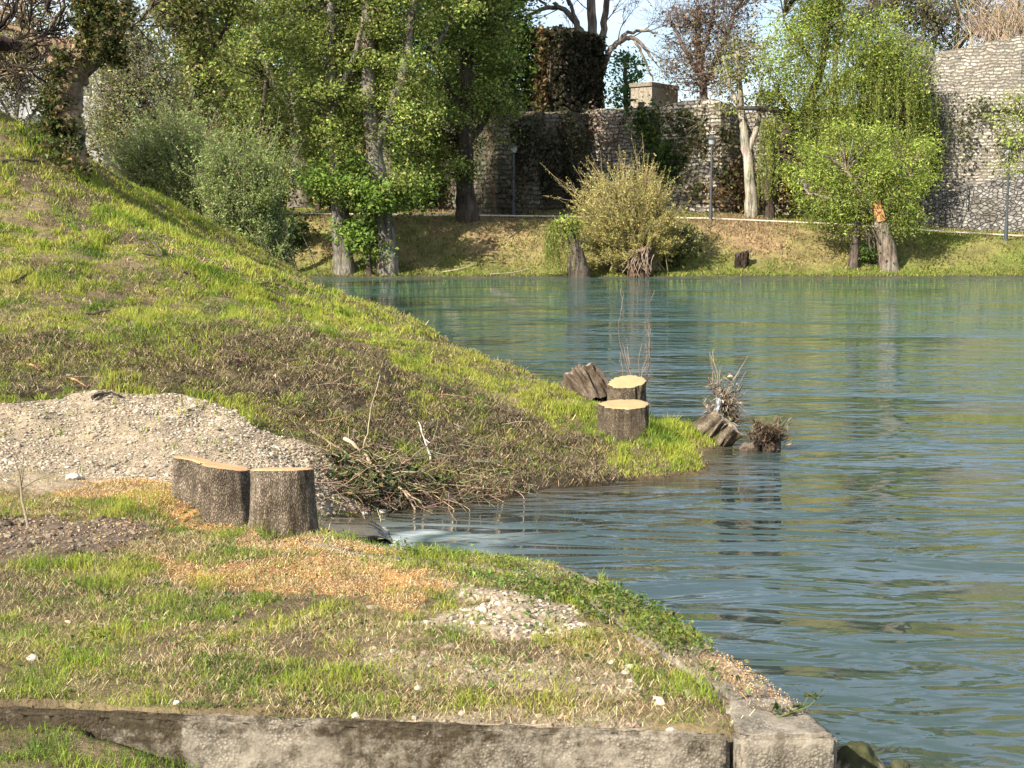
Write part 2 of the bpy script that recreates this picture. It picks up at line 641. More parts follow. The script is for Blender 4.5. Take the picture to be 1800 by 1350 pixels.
M_rubble = mat_rubble('rubble_stone', (.12, .11, .10), (.32, .30, .275), 3.4)
M_bastion = mat_wall('dark_bastion_stone', (0.20, 0.18, 0.145), None, 0.6, 0.3, stain=(.05, .05, .03), stain_amt=0.9, mortar=(.05, .045, .035), brown=.5)  # stone set darker than the other walls, to deepen the bastion's dark face
M_tower = mat_wall('tower_stone', (0.25, 0.21, 0.16), None, 0.7, 0.33, stain=(.05, .05, .03), stain_amt=0.8, brown=0.6)


def mat_concrete(name, base, moss=0.6):
    m, t, o = newmat(name)
    v = coords(t)
    n1 = noise(t, 5, 6, v, 0.65)
    c = ramp(t, n1, [(0.3, [x * .6 for x in base]), (0.7, [min(1, x * 1.25) for x in base])])
    vo = nd(t, 'ShaderNodeTexVoronoi', Scale=75.0)
    t.links.new(v, vo.inputs['Vector'])
    vo2 = nd(t, 'ShaderNodeTexVoronoi', Scale=31.0)
    t.links.new(v, vo2.inputs['Vector'])
    agg = ramp(t, noise(t, 6, 4, v), [(.42, 0.15), (.6, .75)])
    c = mixc(t, agg, c, mixc(t, 1.0, c, ramp(t, vo.outputs['Distance'], [(0.1, 1.4), (0.6, 0.5)]), 'MULTIPLY'))
    c = mixc(t, 0.35, c, mixc(t, 1.0, c, ramp(t, vo2.outputs['Distance'], [(0.05, 1.5), (0.35, 0.8)]), 'MULTIPLY'))
    mpn = nd(t, 'ShaderNodeMapping')
    mpn.inputs['Scale'].default_value = (9, 9, .8)
    t.links.new(v, mpn.inputs[0])
    c = mixc(t, ramp(t, noise(t, 1, 5, mpn.outputs[0], .65), [(.52, 0.0), (.7, .7)]), c, (.07, .055, .035))
    at = nd(t, 'ShaderNodeAttribute', attribute_name='Col')
    n3 = noise(t, 13, 8, v, 0.78)
    f = math_n(t, 'ADD', n3, math_n(t, 'MULTIPLY', at.outputs['Fac'], 0.6))
    f = ramp(t, f, [(0.60, 0.0), (0.80, 1.0)])
    c = mixc(t, math_n(t, 'MULTIPLY', f, moss), c, mixc(t, noise(t, 40, 4, v), (0.012, 0.010, 0.007), (0.075, 0.055, 0.03)))
    n5 = noise(t, 14, 3, v)
    c = mixc(t, ramp(t, n5, [(0.70, 0.0), (0.76, 0.6)]), c, (0.55, 0.52, 0.42))
    hh = math_n(t, 'ADD', math_n(t, 'MULTIPLY', math_n(t, 'MULTIPLY', vo.outputs['Distance'], agg), -0.7), noise(t, 22, 8, v, 0.75))
    bn = nd(t, 'ShaderNodeBump', Strength=0.9, Distance=0.012)
    t.links.new(hh, bn.inputs['Height'])
    b = nd(t, 'ShaderNodeBsdfPrincipled', Roughness=0.95)
    b.inputs['Specular IOR Level'].default_value = 0.15
    t.links.new(c, b.inputs['Base Color'])
    t.links.new(bn.outputs[0], b.inputs['Normal'])
    t.links.new(b.outputs[0], o.inputs[0])
    return m


M_conc = mat_concrete('pebbly_concrete', (0.29, 0.25, 0.195), .95)
M_hut = mat_concrete('bunker_concrete', (0.36, 0.31, 0.24), 0.35)


def mat_water():
    m, t, o = newmat('river_water')
    at = nd(t, 'ShaderNodeAttribute', attribute_name='Col')
    g = nd(t, 'ShaderNodeNewGeometry')
    pos = g.outputs['Position']

    def mapped(scale, rot=0.0):
        mpn = nd(t, 'ShaderNodeMapping')
        mpn.inputs['Scale'].default_value = scale
        mpn.inputs['Rotation'].default_value = (0, 0, R(rot))
        t.links.new(pos, mpn.inputs[0])
        return mpn.outputs[0]
    n0 = noise(t, 1.0, 2, mapped((0.22, 0.5, 1), 12), 0.5, 0.4)
    n1 = noise(t, 1.0, 2, mapped((0.6, 1.55, 1), 8), 0.5, 1.2)
    n2 = noise(t, 1.0, 2, mapped((2.4, 5.5, 1), -12), 0.5, 0.8)
    n3 = noise(t, 1.0, 3, mapped((9, 17, 1), 14), 0.6, 0.3)
    patch = ramp(t, noise(t, 1.0, 3, mapped((0.11, 0.22, 1), 20), 0.5), [(0.38, 0.18), (0.62, 1.3)])
    h = math_n(t, 'ADD', math_n(t, 'MULTIPLY', math_n(t, 'MULTIPLY', n1, patch), 0.26), math_n(t, 'MULTIPLY', math_n(t, 'MULTIPLY', n2, patch), 0.036))
    h = math_n(t, 'ADD', h, math_n(t, 'MULTIPLY', n0, 0.08))
    h = math_n(t, 'ADD', h, math_n(t, 'MULTIPLY', math_n(t, 'MULTIPLY', n3, patch), 0.0035))
    bn = nd(t, 'ShaderNodeBump', Strength=1.0, Distance=1.0)
    t.links.new(h, bn.inputs['Height'])
    b = nd(t, 'ShaderNodeBsdfPrincipled', Roughness=0.03)
    b.inputs['IOR'].default_value = 1.4
    t.links.new(at.outputs['Color'], b.inputs['Base Color'])
    t.links.new(bn.outputs[0], b.inputs['Normal'])
    t.links.new(b.outputs[0], o.inputs[0])
    return m


M_water = mat_water()

# ------------------------------------------------------------------ near terrain
PLAT = 0.55
# quay edge: outline of the low platform beside the water, from the near right corner round to the stump
edge_px = [(1475, 1297), (1380, 1222), (1240, 1132), (1110, 1044), (985, 992), (840, 974), (690, 962), (575, 938)]
EDGE = [tuple(PZ(x, y, PLAT)[:2]) for x, y in edge_px]
_a, _b = PZ(250, 1262, PLAT), PZ(1290, 1302, PLAT)
_t = (-2.9 - _a[0]) / (_b[0] - _a[0])
WALL_L, WALL_R = (-2.9, _a[1] + (_b[1] - _a[1]) * _t), (_b[0], _b[1])



def inset(poly, d):
    r = []
    for i, p in enumerate(poly):
        a, b = np.array(poly[max(i - 1, 0)]), np.array(poly[min(i + 1, len(poly) - 1)])
        t = (b - a) / np.linalg.norm(b - a)
        r.append((p[0] - t[1] * d, p[1] + t[0] * d))
    return r


EDGE_IN = inset(EDGE, 0.13)
EDGE_IN[0] = (EDGE[0][0] - .36, EDGE[0][1] + .055)
PLATPOLY = [(-14, 6.9), (-6, 6.2), (WALL_L[0], WALL_L[1] + .055)] + EDGE_IN + [(-1.55, 10.0), (-2.3, 10.75), (-3.0, 11.25), (-4.4, 11.5), (-7, 11.8), (-14, 12.4)]

hp = []
for px, py, Y in [(1225, 818, 15.2), (1100, 748, 16.3), (1000, 697, 17.3), (900, 646, 18.7), (740, 571, 23), (600, 530, 28.5), (540, 497, 32), (450, 450, 32.5), (300, 361, 30.5), (150, 277, 27.5), (0, 195, 24),
                  (0, 600, 15.5), (300, 600, 15.5), (600, 650, 15.5), (800, 720, 15.5), (700, 800, 14.0), (900, 800, 14.8), (1050, 822, 14.9),
                  (0, 450, 19), (300, 450, 20), (500, 560, 19.5), (700, 602, 19), (850, 662, 17.5), (0, 320, 22), (200, 355, 25.5), (400, 462, 27.5), (550, 532, 26),
                  (0, 722, 13.2), (250, 695, 14), (480, 770, 13.4), (250, 780, 12.4), (80, 800, 12.2), (420, 830, 12.2), (560, 880, 12.3), (560, 800, 13.2)]:
    hp.append(P(px, py, Y))
for px, py in [(640, 900), (740, 893), (850, 885), (1000, 865), (1120, 848), (1222, 832)]:
    p = PZ(px, py, 0.0)
    hp.append(p)
    hp.append(p + np.array((0.25, -0.9, -0.42)))
hp += [(-0.5, 11, -.5), (.6, 11.5, -.6), (2, 11, -.8), (1.6, 8, -.8), (3.2, 14, -.8), (3.5, 16.2, -.6), (-1.3, 11.0, 0.05), (-0.9, 10.2, -.3),
       (2.9, 17.9, -.5), (1.7, 18.9, -.5), (0.8, 21, -.6), (0.0, 25, -.7), (-1.6, 30, -.7), (-3.6, 36, -.7), (-6.2, 42, -.5), (-7.6, 48, -.2), (-9.5, 58, -.1), (-14, 68, 0.2),
       (4, 22, -1.2), (3, 30, -1.2), (0, 40, -1.2), (-3, 50, -1.2), (6, 12, -1.2), (5, 5, -1.2),
       (-9.5, 44, .5), (-12, 40, 1.4), (-16, 52, 1.4), (-20, 36, 3.2), (-13, 31, 2.9), (-12.4, 27, 4.1), (-16, 26, 5), (-22, 20, 5), (-12.5, 20, 4.0), (-11, 15, 2.0),
       (-9, 12.6, 1.0), (-15, 12.6, 1.4), (-20, 9, 1.5), (-5, 11.6, .62), (-3.2, 11.3, .57), (-2.1, 10.9, .45), (-7, 11.9, .75), (-3, 8, .55), (-6, 8, .62), (-30, 30, 5), (-30, 12, 3), (-30, 55, 3)]
hp += [P(1195, 772, 16.5), P(1265, 781, 16.9)]
RB = rbf(hp)


def edge_side(x, y):
    return inpoly(x, y, PLATPOLY)


def H0(x, y):
    x, y = np.asarray(x, float), np.asarray(y, float)
    hill = RB(x, y)
    hill = hill + 0.15 * (fbm(x * .8, y * .8, seed=3) - .5) + 0.15 * (fbm(x * 2.6, y * 2.6, seed=5, oct=3) - .5)
    pl = PLAT + 0.03 * (x < 0) * 0 + 0.10 * (fbm(x * .9, y * .9, seed=8) - .5) * np.clip((7.6 - np.abs(x + 1)) / 4, .2, 1) + 0.05 * (fbm(x * 5, y * 5, seed=9, oct=3) - .5)
    pl = pl + 0.028 * np.clip(-x - 2, 0, 10) + 0.10 * np.exp(-((x + 2.65) / .6) ** 2 - ((y - 10.35) / .5) ** 2)
    ed = np.full(np.shape(x), 9.0)
    for (ax, ay), (bx, by) in zip(EDGE[:-1], EDGE[1:]):
        t = np.clip(((x - ax) * (bx - ax) + (y - ay) * (by - ay)) / ((bx - ax) ** 2 + (by - ay) ** 2), 0, 1)
        ed = np.minimum(ed, np.hypot(x - ax - t * (bx - ax), y - ay - t * (by - ay)))
    k = np.clip((ed - .2) / .4, 0, 1)
    pl = np.where(x > -1.45, (PLAT - .025) * (1 - k) + pl * k, pl)
    wl = WALL_L[1] + (x - WALL_L[0]) * (WALL_R[1] - WALL_L[1]) / (WALL_R[0] - WALL_L[0])
    t = np.clip((x + 2.0) / 1.3, 0, 1)
    t = t * t * (3 - 2 * t)
    fr = (0.50 * (1 - t) + 0.10 * t) + np.clip(wl - y - .3, 0, 10) * 0.11 + 0.06 * (fbm(x * 2, y * 2, seed=12) - .5)
    fr = np.where(x > 1.2, fr - (x - 1.2) * 1.5, fr)
    r = np.where(edge_side(x, y), pl, hill)
    front = (y < wl) & (x < 4)
    r = np.where(front & (x > WALL_L[0] - .3), fr, r)
    # left of the wall the front ground and the platform run into each other
    lf = (x <= WALL_L[0] - .3) & (y < 6.9)
    r = np.where(lf, PLAT + 0.028 * np.clip(-x - 2, 0, 10) + np.clip(5.6 - y, 0, 10) * 0.1 + .05 * (fbm(x * 2, y * 2, seed=12) - .5), r)
    return r


def axis(a, b, lo, hi, fine, grow):
    xs = list(np.arange(a, b + fine / 2, fine))
    d = fine
    while xs[-1] < hi:
        d *= grow
        xs.append(xs[-1] + d)
    d = fine
    while xs[0] > lo:
        d *= grow
        xs.insert(0, xs[0] - d)
    return np.array(xs)


GX = axis(-8.0, 3.2, -60, 7, 0.06, 1.12)
GY = axis(5.0, 19.0, -12, 75, 0.06, 1.05)
XX, YY = np.meshgrid(GX, GY)
ZZ = H0(XX, YY)


def H(x, y):
    x, y = np.asarray(x, float), np.asarray(y, float)
    i = np.clip(np.searchsorted(GX, x) - 1, 0, len(GX) - 2)
    j = np.clip(np.searchsorted(GY, y) - 1, 0, len(GY) - 2)
    fx = np.clip((x - GX[i]) / (GX[i + 1] - GX[i]), 0, 1)
    fy = np.clip((y - GY[j]) / (GY[j + 1] - GY[j]), 0, 1)
    return (ZZ[j, i] * (1 - fx) + ZZ[j, i + 1] * fx) * (1 - fy) + (ZZ[j + 1, i] * (1 - fx) + ZZ[j + 1, i + 1] * fx) * fy


def G(px, py, lift=0.0):
    """point of the near ground seen at a photo pixel"""
    Y = np.arange(4.5, 60, 0.02)
    p0, p1 = P(px, py, 1.0), P(px, py, 2.0)
    d = p1 - p0
    X = p0[0] + d[0] * (Y - 1)
    Z = p0[2] + d[2] * (Y - 1)
    k = np.nonzero(Z <= H(X, Y) + lift)[0]
    k = k[0] if len(k) else len(Y) - 1
    return np.array((X[k], Y[k], Z[k]))


# regions of the near ground (outlines in photo pixels, laid on the ground)
GRAVEL = [(-400, 760), (0, 716), (120, 702), (200, 690), (300, 692), (420, 728), (500, 770), (545, 800), (560, 840), (620, 880), (680, 905), (560, 912), (470, 890), (300, 860), (150, 850), (60, 856), (-400, 880)]
SAW1 = [(130, 848), (230, 842), (300, 850), (330, 885), (420, 930), (470, 948), (580, 935), (690, 962), (640, 972), (480, 962), (360, 938), (250, 905), (170, 880), (60, 862)]
SAW2 = [(240, 990), (420, 975), (600, 975), (760, 990), (830, 1020), (760, 1050), (560, 1030), (330, 1020)]
SAW3 = [(1235, 1128), (1330, 1180), (1475, 1290), (1330, 1290), (1290, 1210), (1230, 1160)]
SOIL = [(-300, 905), (0, 912), (100, 910), (215, 925), (258, 955), (200, 975), (60, 985), (-300, 990)]
G2 = [(790, 1005), (880, 1030), (1000, 1065), (1045, 1100), (980, 1110), (880, 1105), (790, 1110), (700, 1090), (800, 1070), (860, 1060)]
G3 = [(540, 1240), (800, 1245), (1000, 1235), (1290, 1290), (1290, 1312), (900, 1290), (540, 1268)]
G4 = [(600, 1130), (760, 1140), (900, 1150), (1080, 1165), (1080, 1200), (900, 1215), (700, 1190), (590, 1170)]
LITTER = [(-400, 640), (300, 570), (560, 580), (700, 640), (850, 690), (960, 740), (1080, 790), (1050, 870), (620, 905), (500, 790), (420, 715), (250, 685), (0, 705), (-400, 740)]
MUDEDGE = [(620, 908), (640, 850), (800, 840), (960, 820), (1120, 835), (1100, 858), (880, 892), (640, 912)]


def masks(x, y, z):
    px, py = proj(np.stack([x, y, z], -1))
    wob = 60 * (fbm(x * 1.6, y * 1.6, seed=31, oct=5) - .5) * 2
    wob2 = 44 * (fbm(x * 1.6, y * 1.6, seed=37, oct=5) - .5) * 2
    k = np.clip(9.0 / np.maximum(y, 3), .3, 1.4)
    px, py = px + wob * k * 1.3, py + wob2 * k * .8
    m = {n: inpoly(px, py, p) for n, p in dict(gravel=GRAVEL, saw1=SAW1, saw2=SAW2, saw3=SAW3, soil=SOIL, g2=G2, g3=G3, g4=G4, litter=LITTER, mud=MUDEDGE).items()}
    m['plat'] = edge_side(x, y)
    m['saw3'] = inpoly(*proj(np.stack([x, y, z], -1)), SAW3) & (y > 5.82)
    for n in ('g2', 'g3', 'g4', 'saw2', 'soil'):
        m[n] = m[n] & m['plat']
    return m


C_SOIL, C_GRAV, C_SAW = np.array((.125, .092, .055)), np.array((.32, .255, .175)), np.array((.40, .23, .09))
C_DARK, C_STRAW = np.array((.065, .05, .032)), np.array((.30, .235, .12))


def ground_colour(x, y, z):
    m = masks(x, y, z)
    f = fbm(x * 1.7, y * 1.7, seed=41)[..., None]
    g = fbm(x * 7, y * 7, seed=43, oct=3)[..., None]
    c = C_SOIL * (0.75 + .5 * g) + (C_STRAW - C_SOIL) * np.clip((f - .42) * 3, 0, 1) * .6
    c = np.where((m['litter'])[..., None], C_DARK + (C_STRAW - C_DARK) * np.clip((g - .45) * 2, 0, 1) * .7, c)
    c = np.where(m['mud'][..., None], C_DARK * 1.1, c)
    c = np.where(m['soil'][..., None], np.array((.135, .10, .075)) * (.7 + .6 * g), c)
    c = np.where((m['gravel'] | m['g2'] | m['g3'] | m['g4'])[..., None], C_GRAV * (.75 + .5 * g), c)
    sw = np.clip((fbm(x * 9, y * 9, seed=47, oct=3)[..., None] - .35) * 5, 0, 1)
    c = np.where((m['saw1'] | m['saw2'] | m['saw3'])[..., None], c + (C_SAW - c) * sw, c)
    wet = np.clip((0.10 - z) / .12, 0, 1)[..., None]
    return c * (1 - .5 * wet)


xx, yy, zz = XX.ravel(), YY.ravel(), ZZ.ravel()
mm = masks(xx, yy, zz)
zz = zz + np.where(mm['soil'], 0.05 * fbm(xx * 4, yy * 4, seed=61) + .015, 0) + np.where(mm['gravel'], 0.03 * fbm(xx * 9, yy * 9, seed=62, oct=2), 0)
ZZ = zz.reshape(ZZ.shape)
nx, ny = len(GX), len(GY)
ii = (np.arange(ny - 1)[:, None] * nx + np.arange(nx - 1)[None]).ravel()
gq = np.stack([ii, ii + 1, ii + nx + 1, ii + nx], -1)
# drop cells that lie deep in the river
deep = (zz[gq].max(1) < -0.55)
me = mesh('ground', np.stack([xx, yy, zz], -1), gq[~deep], None, ground_colour(xx, yy, zz), None, True, M_ground)
ground = bpy.data.objects.new('ground', me)
COL.objects.link(ground)
tag(ground, 'grassy river bank and low trampled platform in the foreground', 'ground', kind='structure')

# ------------------------------------------------------------------ far terrain
SHORE_Y = 74.4


def fpath_z(x):
    # height of the far path; it falls away to the right
    return np.interp(x, [-60, -12, 0, 12, 20, 26, 32, 60], [4.0, 3.5, 3.35, 3.2, 2.85, 2.4, 2.05, 1.4])


def fpath_y(x):
    return np.interp(x, [-60, -12, 0, 12, 20, 26, 32, 60], [88, 86, 84.5, 84.5, 84, 83, 81.5, 76])


def HF(x, y):
    x, y = np.asarray(x, float), np.asarray(y, float)
    sh = SHORE_Y + 0.8 * (fbm(x * .25, 0 * x, seed=70) - .5) + np.clip((-x - 14) * .25, -0, 10)
    pz, pyy = fpath_z(x), fpath_y(x)
    t = np.clip((y - sh) / (pyy - 1.4 - sh), 0, 1)
    s = t + 0.16 * np.sin(t * math.pi * 2) * -0.8
    b = -0.02 + pz * s
    below = np.clip(sh - y, 0, 10) * -.4
    up = np.clip(y - pyy - 1.0, 0, 7) * 0.10
    pl = np.clip((y - 96.5) / 2, 0, 1) * (7.0 * np.clip((x + 21) / 4, 0, 1)) + np.clip(y - 97, 0, 40) * .06
    n = 0.25 * (fbm(x * .5, y * .5, seed=72) - .5) * np.clip(t * 4, 0, 1) * np.clip((np.abs(y - pyy) - 1.3) / 1.5, 0, 1) - .12 * np.exp(-((y - pyy + 2.0) / 1.0) ** 2) + .10 * (fbm(x * 2, y * 2, seed=73, oct=3) - .5) * (np.abs(y - pyy) > 1.3) * (t > .02)
    return b + below + up + pl + n


FX = axis(-18, 34, -260, 260, 0.3, 1.12)
FY = axis(72, 92, 71, 420, 0.25, 1.1)
X2, Y2 = np.meshgrid(FX, FY)
Z2 = HF(X2, Y2)
x2, y2, z2 = X2.ravel(), Y2.ravel(), Z2.ravel()
f1 = fbm(x2 * .35, y2 * .35, seed=80)[:, None]
f2 = fbm(x2 * 1.6, y2 * 1.6, seed=81)[:, None]
cg, cs = np.array((.15, .175, .04)), np.array((.29, .20, .105))
tt = np.clip((y2 - SHORE_Y) / 9, 0, 1)[:, None]
dry = np.clip((np.interp(x2, [-20, -8, 0, 3, 9, 14, 17, 21, 60], [.45, .5, .75, .75, .35, .85, .6, .15, .05])[:, None] + (f1 - .5) * 1.4) * np.clip(tt * 3.0 - .35, 0, 1), 0, 1)
c2 = (cg * (1 - dry) + cs * dry) * (.7 + .6 * f2)
c2 = np.where((z2 < 0.12)[:, None], np.array((.10, .085, .05)) * (.8 + .4 * f2), c2)
nx2, ny2 = len(FX), len(FY)
ii = (np.arange(ny2 - 1)[:, None] * nx2 + np.arange(nx2 - 1)[None]).ravel()
me = mesh('far_bank', np.stack([x2, y2, z2], -1), np.stack([ii, ii + 1, ii + nx2 + 1, ii + nx2], -1), None, c2, None, True, M_far_ground)
far = bpy.data.objects.new('far_bank', me)
COL.objects.link(far)
tag(far, 'sloping grass bank across the river', 'terrain', kind='structure')

# path along the far bank
xs = np.arange(-40, 60, 0.5)
b = MB()
V, cc = [], []
for x in xs:
    yc, zc = float(fpath_y(x)), float(fpath_z(x))
    for k in (-1.0, -.4, .4, 1.0):
        V.append((x, yc + k * 1.05, float(HF(x, yc + k * 1.05)) + .10 + 0.04 * (abs(k) < .5)))
        cc.append(np.array((.58, .52, .42)) * (0.85 + .3 * random.random()))
n = len(xs)
q = [(i * 4 + k, (i + 1) * 4 + k, (i + 1) * 4 + k + 1, i * 4 + k + 1) for i in range(n - 1) for k in range(3)]
b.add(V, q, None, np.array(cc))
tag(b.build('path', M_ground), 'pale gravel footpath along the far bank', 'path', kind='structure')

# ------------------------------------------------------------------ water
WX = axis(-3, 8, -260, 260, 0.25, 1.10)
WY = axis(3.2, 18, -40, 78, 0.25, 1.06)
X3, Y3 = np.meshgrid(WX, WY)
x3, y3 = X3.ravel(), Y3.ravel()
deepc, shal, nearc = np.array((.027, .070, .060)), np.array((.060, .052, .032)), np.array((.036, .058, .054))
k = np.clip((y3 - 14) / 25, 0, 1)[:, None]
wc = nearc * (1 - k) + deepc * k
hz = np.where((x3 < 7) & (y3 < 60), H(np.clip(x3, -59, 6.9), np.clip(y3, -11, 74)), -2)
sh = np.clip(1 + hz / .45, 0, 1)[:, None] * (y3 < 30)[:, None]
wc = wc * (1 - sh) + shal * sh
me = mesh('river', np.stack([x3, y3, 0 * x3], -1), None, None, None)
bpy.data.meshes.remove(me)
nx3, ny3 = len(WX), len(WY)
ii = (np.arange(ny3 - 1)[:, None] * nx3 + np.arange(nx3 - 1)[None]).ravel()
# foam below the weir
fp = PZ(735, 948, 0.0)
dd = ((x3 - fp[0] - .1) / .65) ** 2 + ((y3 - fp[1] + .12) / .55) ** 2
fo = (np.exp(-dd) * np.clip((fbm(x3 * 7, y3 * 7, seed=90, oct=3) - .3) * 3, 0, 1))[:, None]
wc = wc * (1 - fo) + np.array((.42, .46, .45)) * fo
me = mesh('river', np.stack([x3, y3, 0 * x3], -1), np.stack([ii, ii + 1, ii + nx3 + 1, ii + nx3], -1), None, wc, None, True, M_water)
river = bpy.data.objects.new('river', me)
COL.objects.link(river)
tag(river, 'wide rippled turquoise river', 'water', kind='structure')

# small creek sliding over a sill behind the stumps
b = MB()
us, vs = np.linspace(0, 1, 26), np.linspace(0, 1, 18)
pl, pr = PZ(520, 912, .16)[:2], PZ(690, 918, .10)[:2]
nl, nr = PZ(520, 960, .16)[:2], PZ(705, 948, .02)[:2]
V, cc = [], []
for v in vs:
    for u in us:
        a = pl + (pr - pl) * u
        c = nl + (nr - nl) * u
        p = a + (c - a) * v
        z = 0.17 - 0.05 * u - 0.17 * max(0, (u - .72) / .28) ** 1.6 - .03 * v + .012 * float(vn(p[0] * 14, p[1] * 14, seed=5))
        V.append((p[0], p[1], z))
        e = max(0, (u - .75) / .25) * float(np.clip((vn(p[0] * 30, p[1] * 30, seed=6) - .45) * 4, 0, 1))
        cc.append(np.array((.10, .085, .06)) * (1 - e) + np.array((.5, .52, .52)) * e)
n = len(us)
q = [(j * n + i, (j + 1) * n + i, (j + 1) * n + i + 1, j * n + i + 1) for j in range(len(vs) - 1) for i in range(n - 1)]
b.add(V, [f[::-1] for f in q], None, np.array(cc))
tag(b.build('creek', M_water, smooth=True), 'shallow creek spilling over a sill beside the stump', 'water', kind='structure')
# ================================================================== near objects
import bmesh


def rough_prism(poly, z0, z1, step, amp, col_top=0.0, col_side=0.0, bev=0.02, seed=0):
    """a cast concrete body on a footprint, edges worn and faces uneven"""
    bm = bmesh.new()
    vs = [bm.verts.new((p[0], p[1], z0)) for p in poly]
    f = bm.faces.new(vs)
    if f.normal.z > 0 or sum((poly[i][0] * poly[(i + 1) % len(poly)][1] - poly[(i + 1) % len(poly)][0] * poly[i][1]) for i in range(len(poly))) > 0:
        f.normal_flip()
    r = bmesh.ops.extrude_face_region(bm, geom=[f])
    for v in [g for g in r['geom'] if isinstance(g, bmesh.types.BMVert)]:
        v.co.z = z1
    bmesh.ops.recalc_face_normals(bm, faces=bm.faces)
    bmesh.ops.bevel(bm, geom=[e for e in bm.edges if max(v.co.z for v in e.verts) > z1 - 1e-4], offset=bev, segments=2, affect='EDGES')
    bmesh.ops.triangulate(bm, faces=bm.faces)
    for _ in range(8):
        le = [e for e in bm.edges if e.calc_length() > step]
        if not le:
            break
        bmesh.ops.subdivide_edges(bm, edges=le, cuts=1)
        bmesh.ops.triangulate(bm, faces=[f for f in bm.faces if len(f.verts) > 3])
    bm.normal_update()
    V = np.array([v.co[:] for v in bm.verts])
    N = np.array([v.normal[:] for v in bm.verts])
    d = amp * 2 * (fbm(V[:, 0] * 7, V[:, 1] * 7, V[:, 2] * 7, seed=seed) - .5) + amp * .9 * (vn(V[:, 0] * 40, V[:, 1] * 40, V[:, 2] * 40, seed=seed + 3) - .5)
    V = V + N * d[:, None]
    T = np.array([[v.index for v in f.verts] for f in bm.faces])
    bm.free()
    return V, T, N


def conc(name, label, cat, poly, z0, z1, mossf, seed):
    V, T, N = rough_prism(poly, z0, z1, 0.035, 0.012, seed=seed)
    b = MB()
    m = mossf(V, N)
    b.add(V, None, T, np.repeat(m[:, None], 3, 1))
    o = b.build(name, M_conc, origin=(poly[0][0], poly[0][1], 0), smooth=True)
    return tag(o, label, cat)


cr_t = .70
wl, wr = np.array(WALL_L), np.array((EDGE[0][0], EDGE[0][1]))
cx = PZ(1290, 1300, PLAT)[:2]
conc('concrete_wall', 'mossy low concrete wall along the front of the platform', 'wall',
     [tuple(wl), (cx[0] - .012, cx[1]), (cx[0] - .015, cx[1] + .05), (wl[0], wl[1] + .055)], -.35, PLAT + .015,
     lambda V, N: np.clip(.16 + .22 * np.exp(-((V[:, 0] + .45) / .42) ** 2) + .3 * (V[:, 0] < -1.45) + .14 * (V[:, 2] > PLAT - .06), 0.02, .9), 3)
e1 = np.array(EDGE[1])
e1i = np.array(inset(EDGE, .30)[1])
conc('concrete_block', 'cracked-off corner block of pale concrete at the water edge', 'block',
     [(cx[0] + .012, cx[1] - .005), tuple(wr), tuple(e1), tuple(e1i), (cx[0] + .0, cx[1] + .21)], -.35, PLAT + .012,
     lambda V, N: np.full(len(V), .08), 5)
cop = EDGE[1:]
cin = inset(EDGE, .28)[1:]
conc('quay_edge', 'concrete quay edge running back along the river under overhanging grass', 'quay edge',
     [tuple(p) for p in cop] + [tuple(p) for p in cin[::-1]], -.5, PLAT + .005, lambda V, N: np.full(len(V), .15), 7)


# ---- stumps
def polar_union(th, circles):
    r = np.zeros_like(th)
    for cx_, cy_, rad in circles:
        bq = cx_ * np.cos(th) + cy_ * np.sin(th)
        disc = bq * bq - (cx_ * cx_ + cy_ * cy_ - rad * rad)
        r = np.maximum(r, np.where(disc > 0, bq + np.sqrt(np.maximum(disc, 0)), 0))
    return r


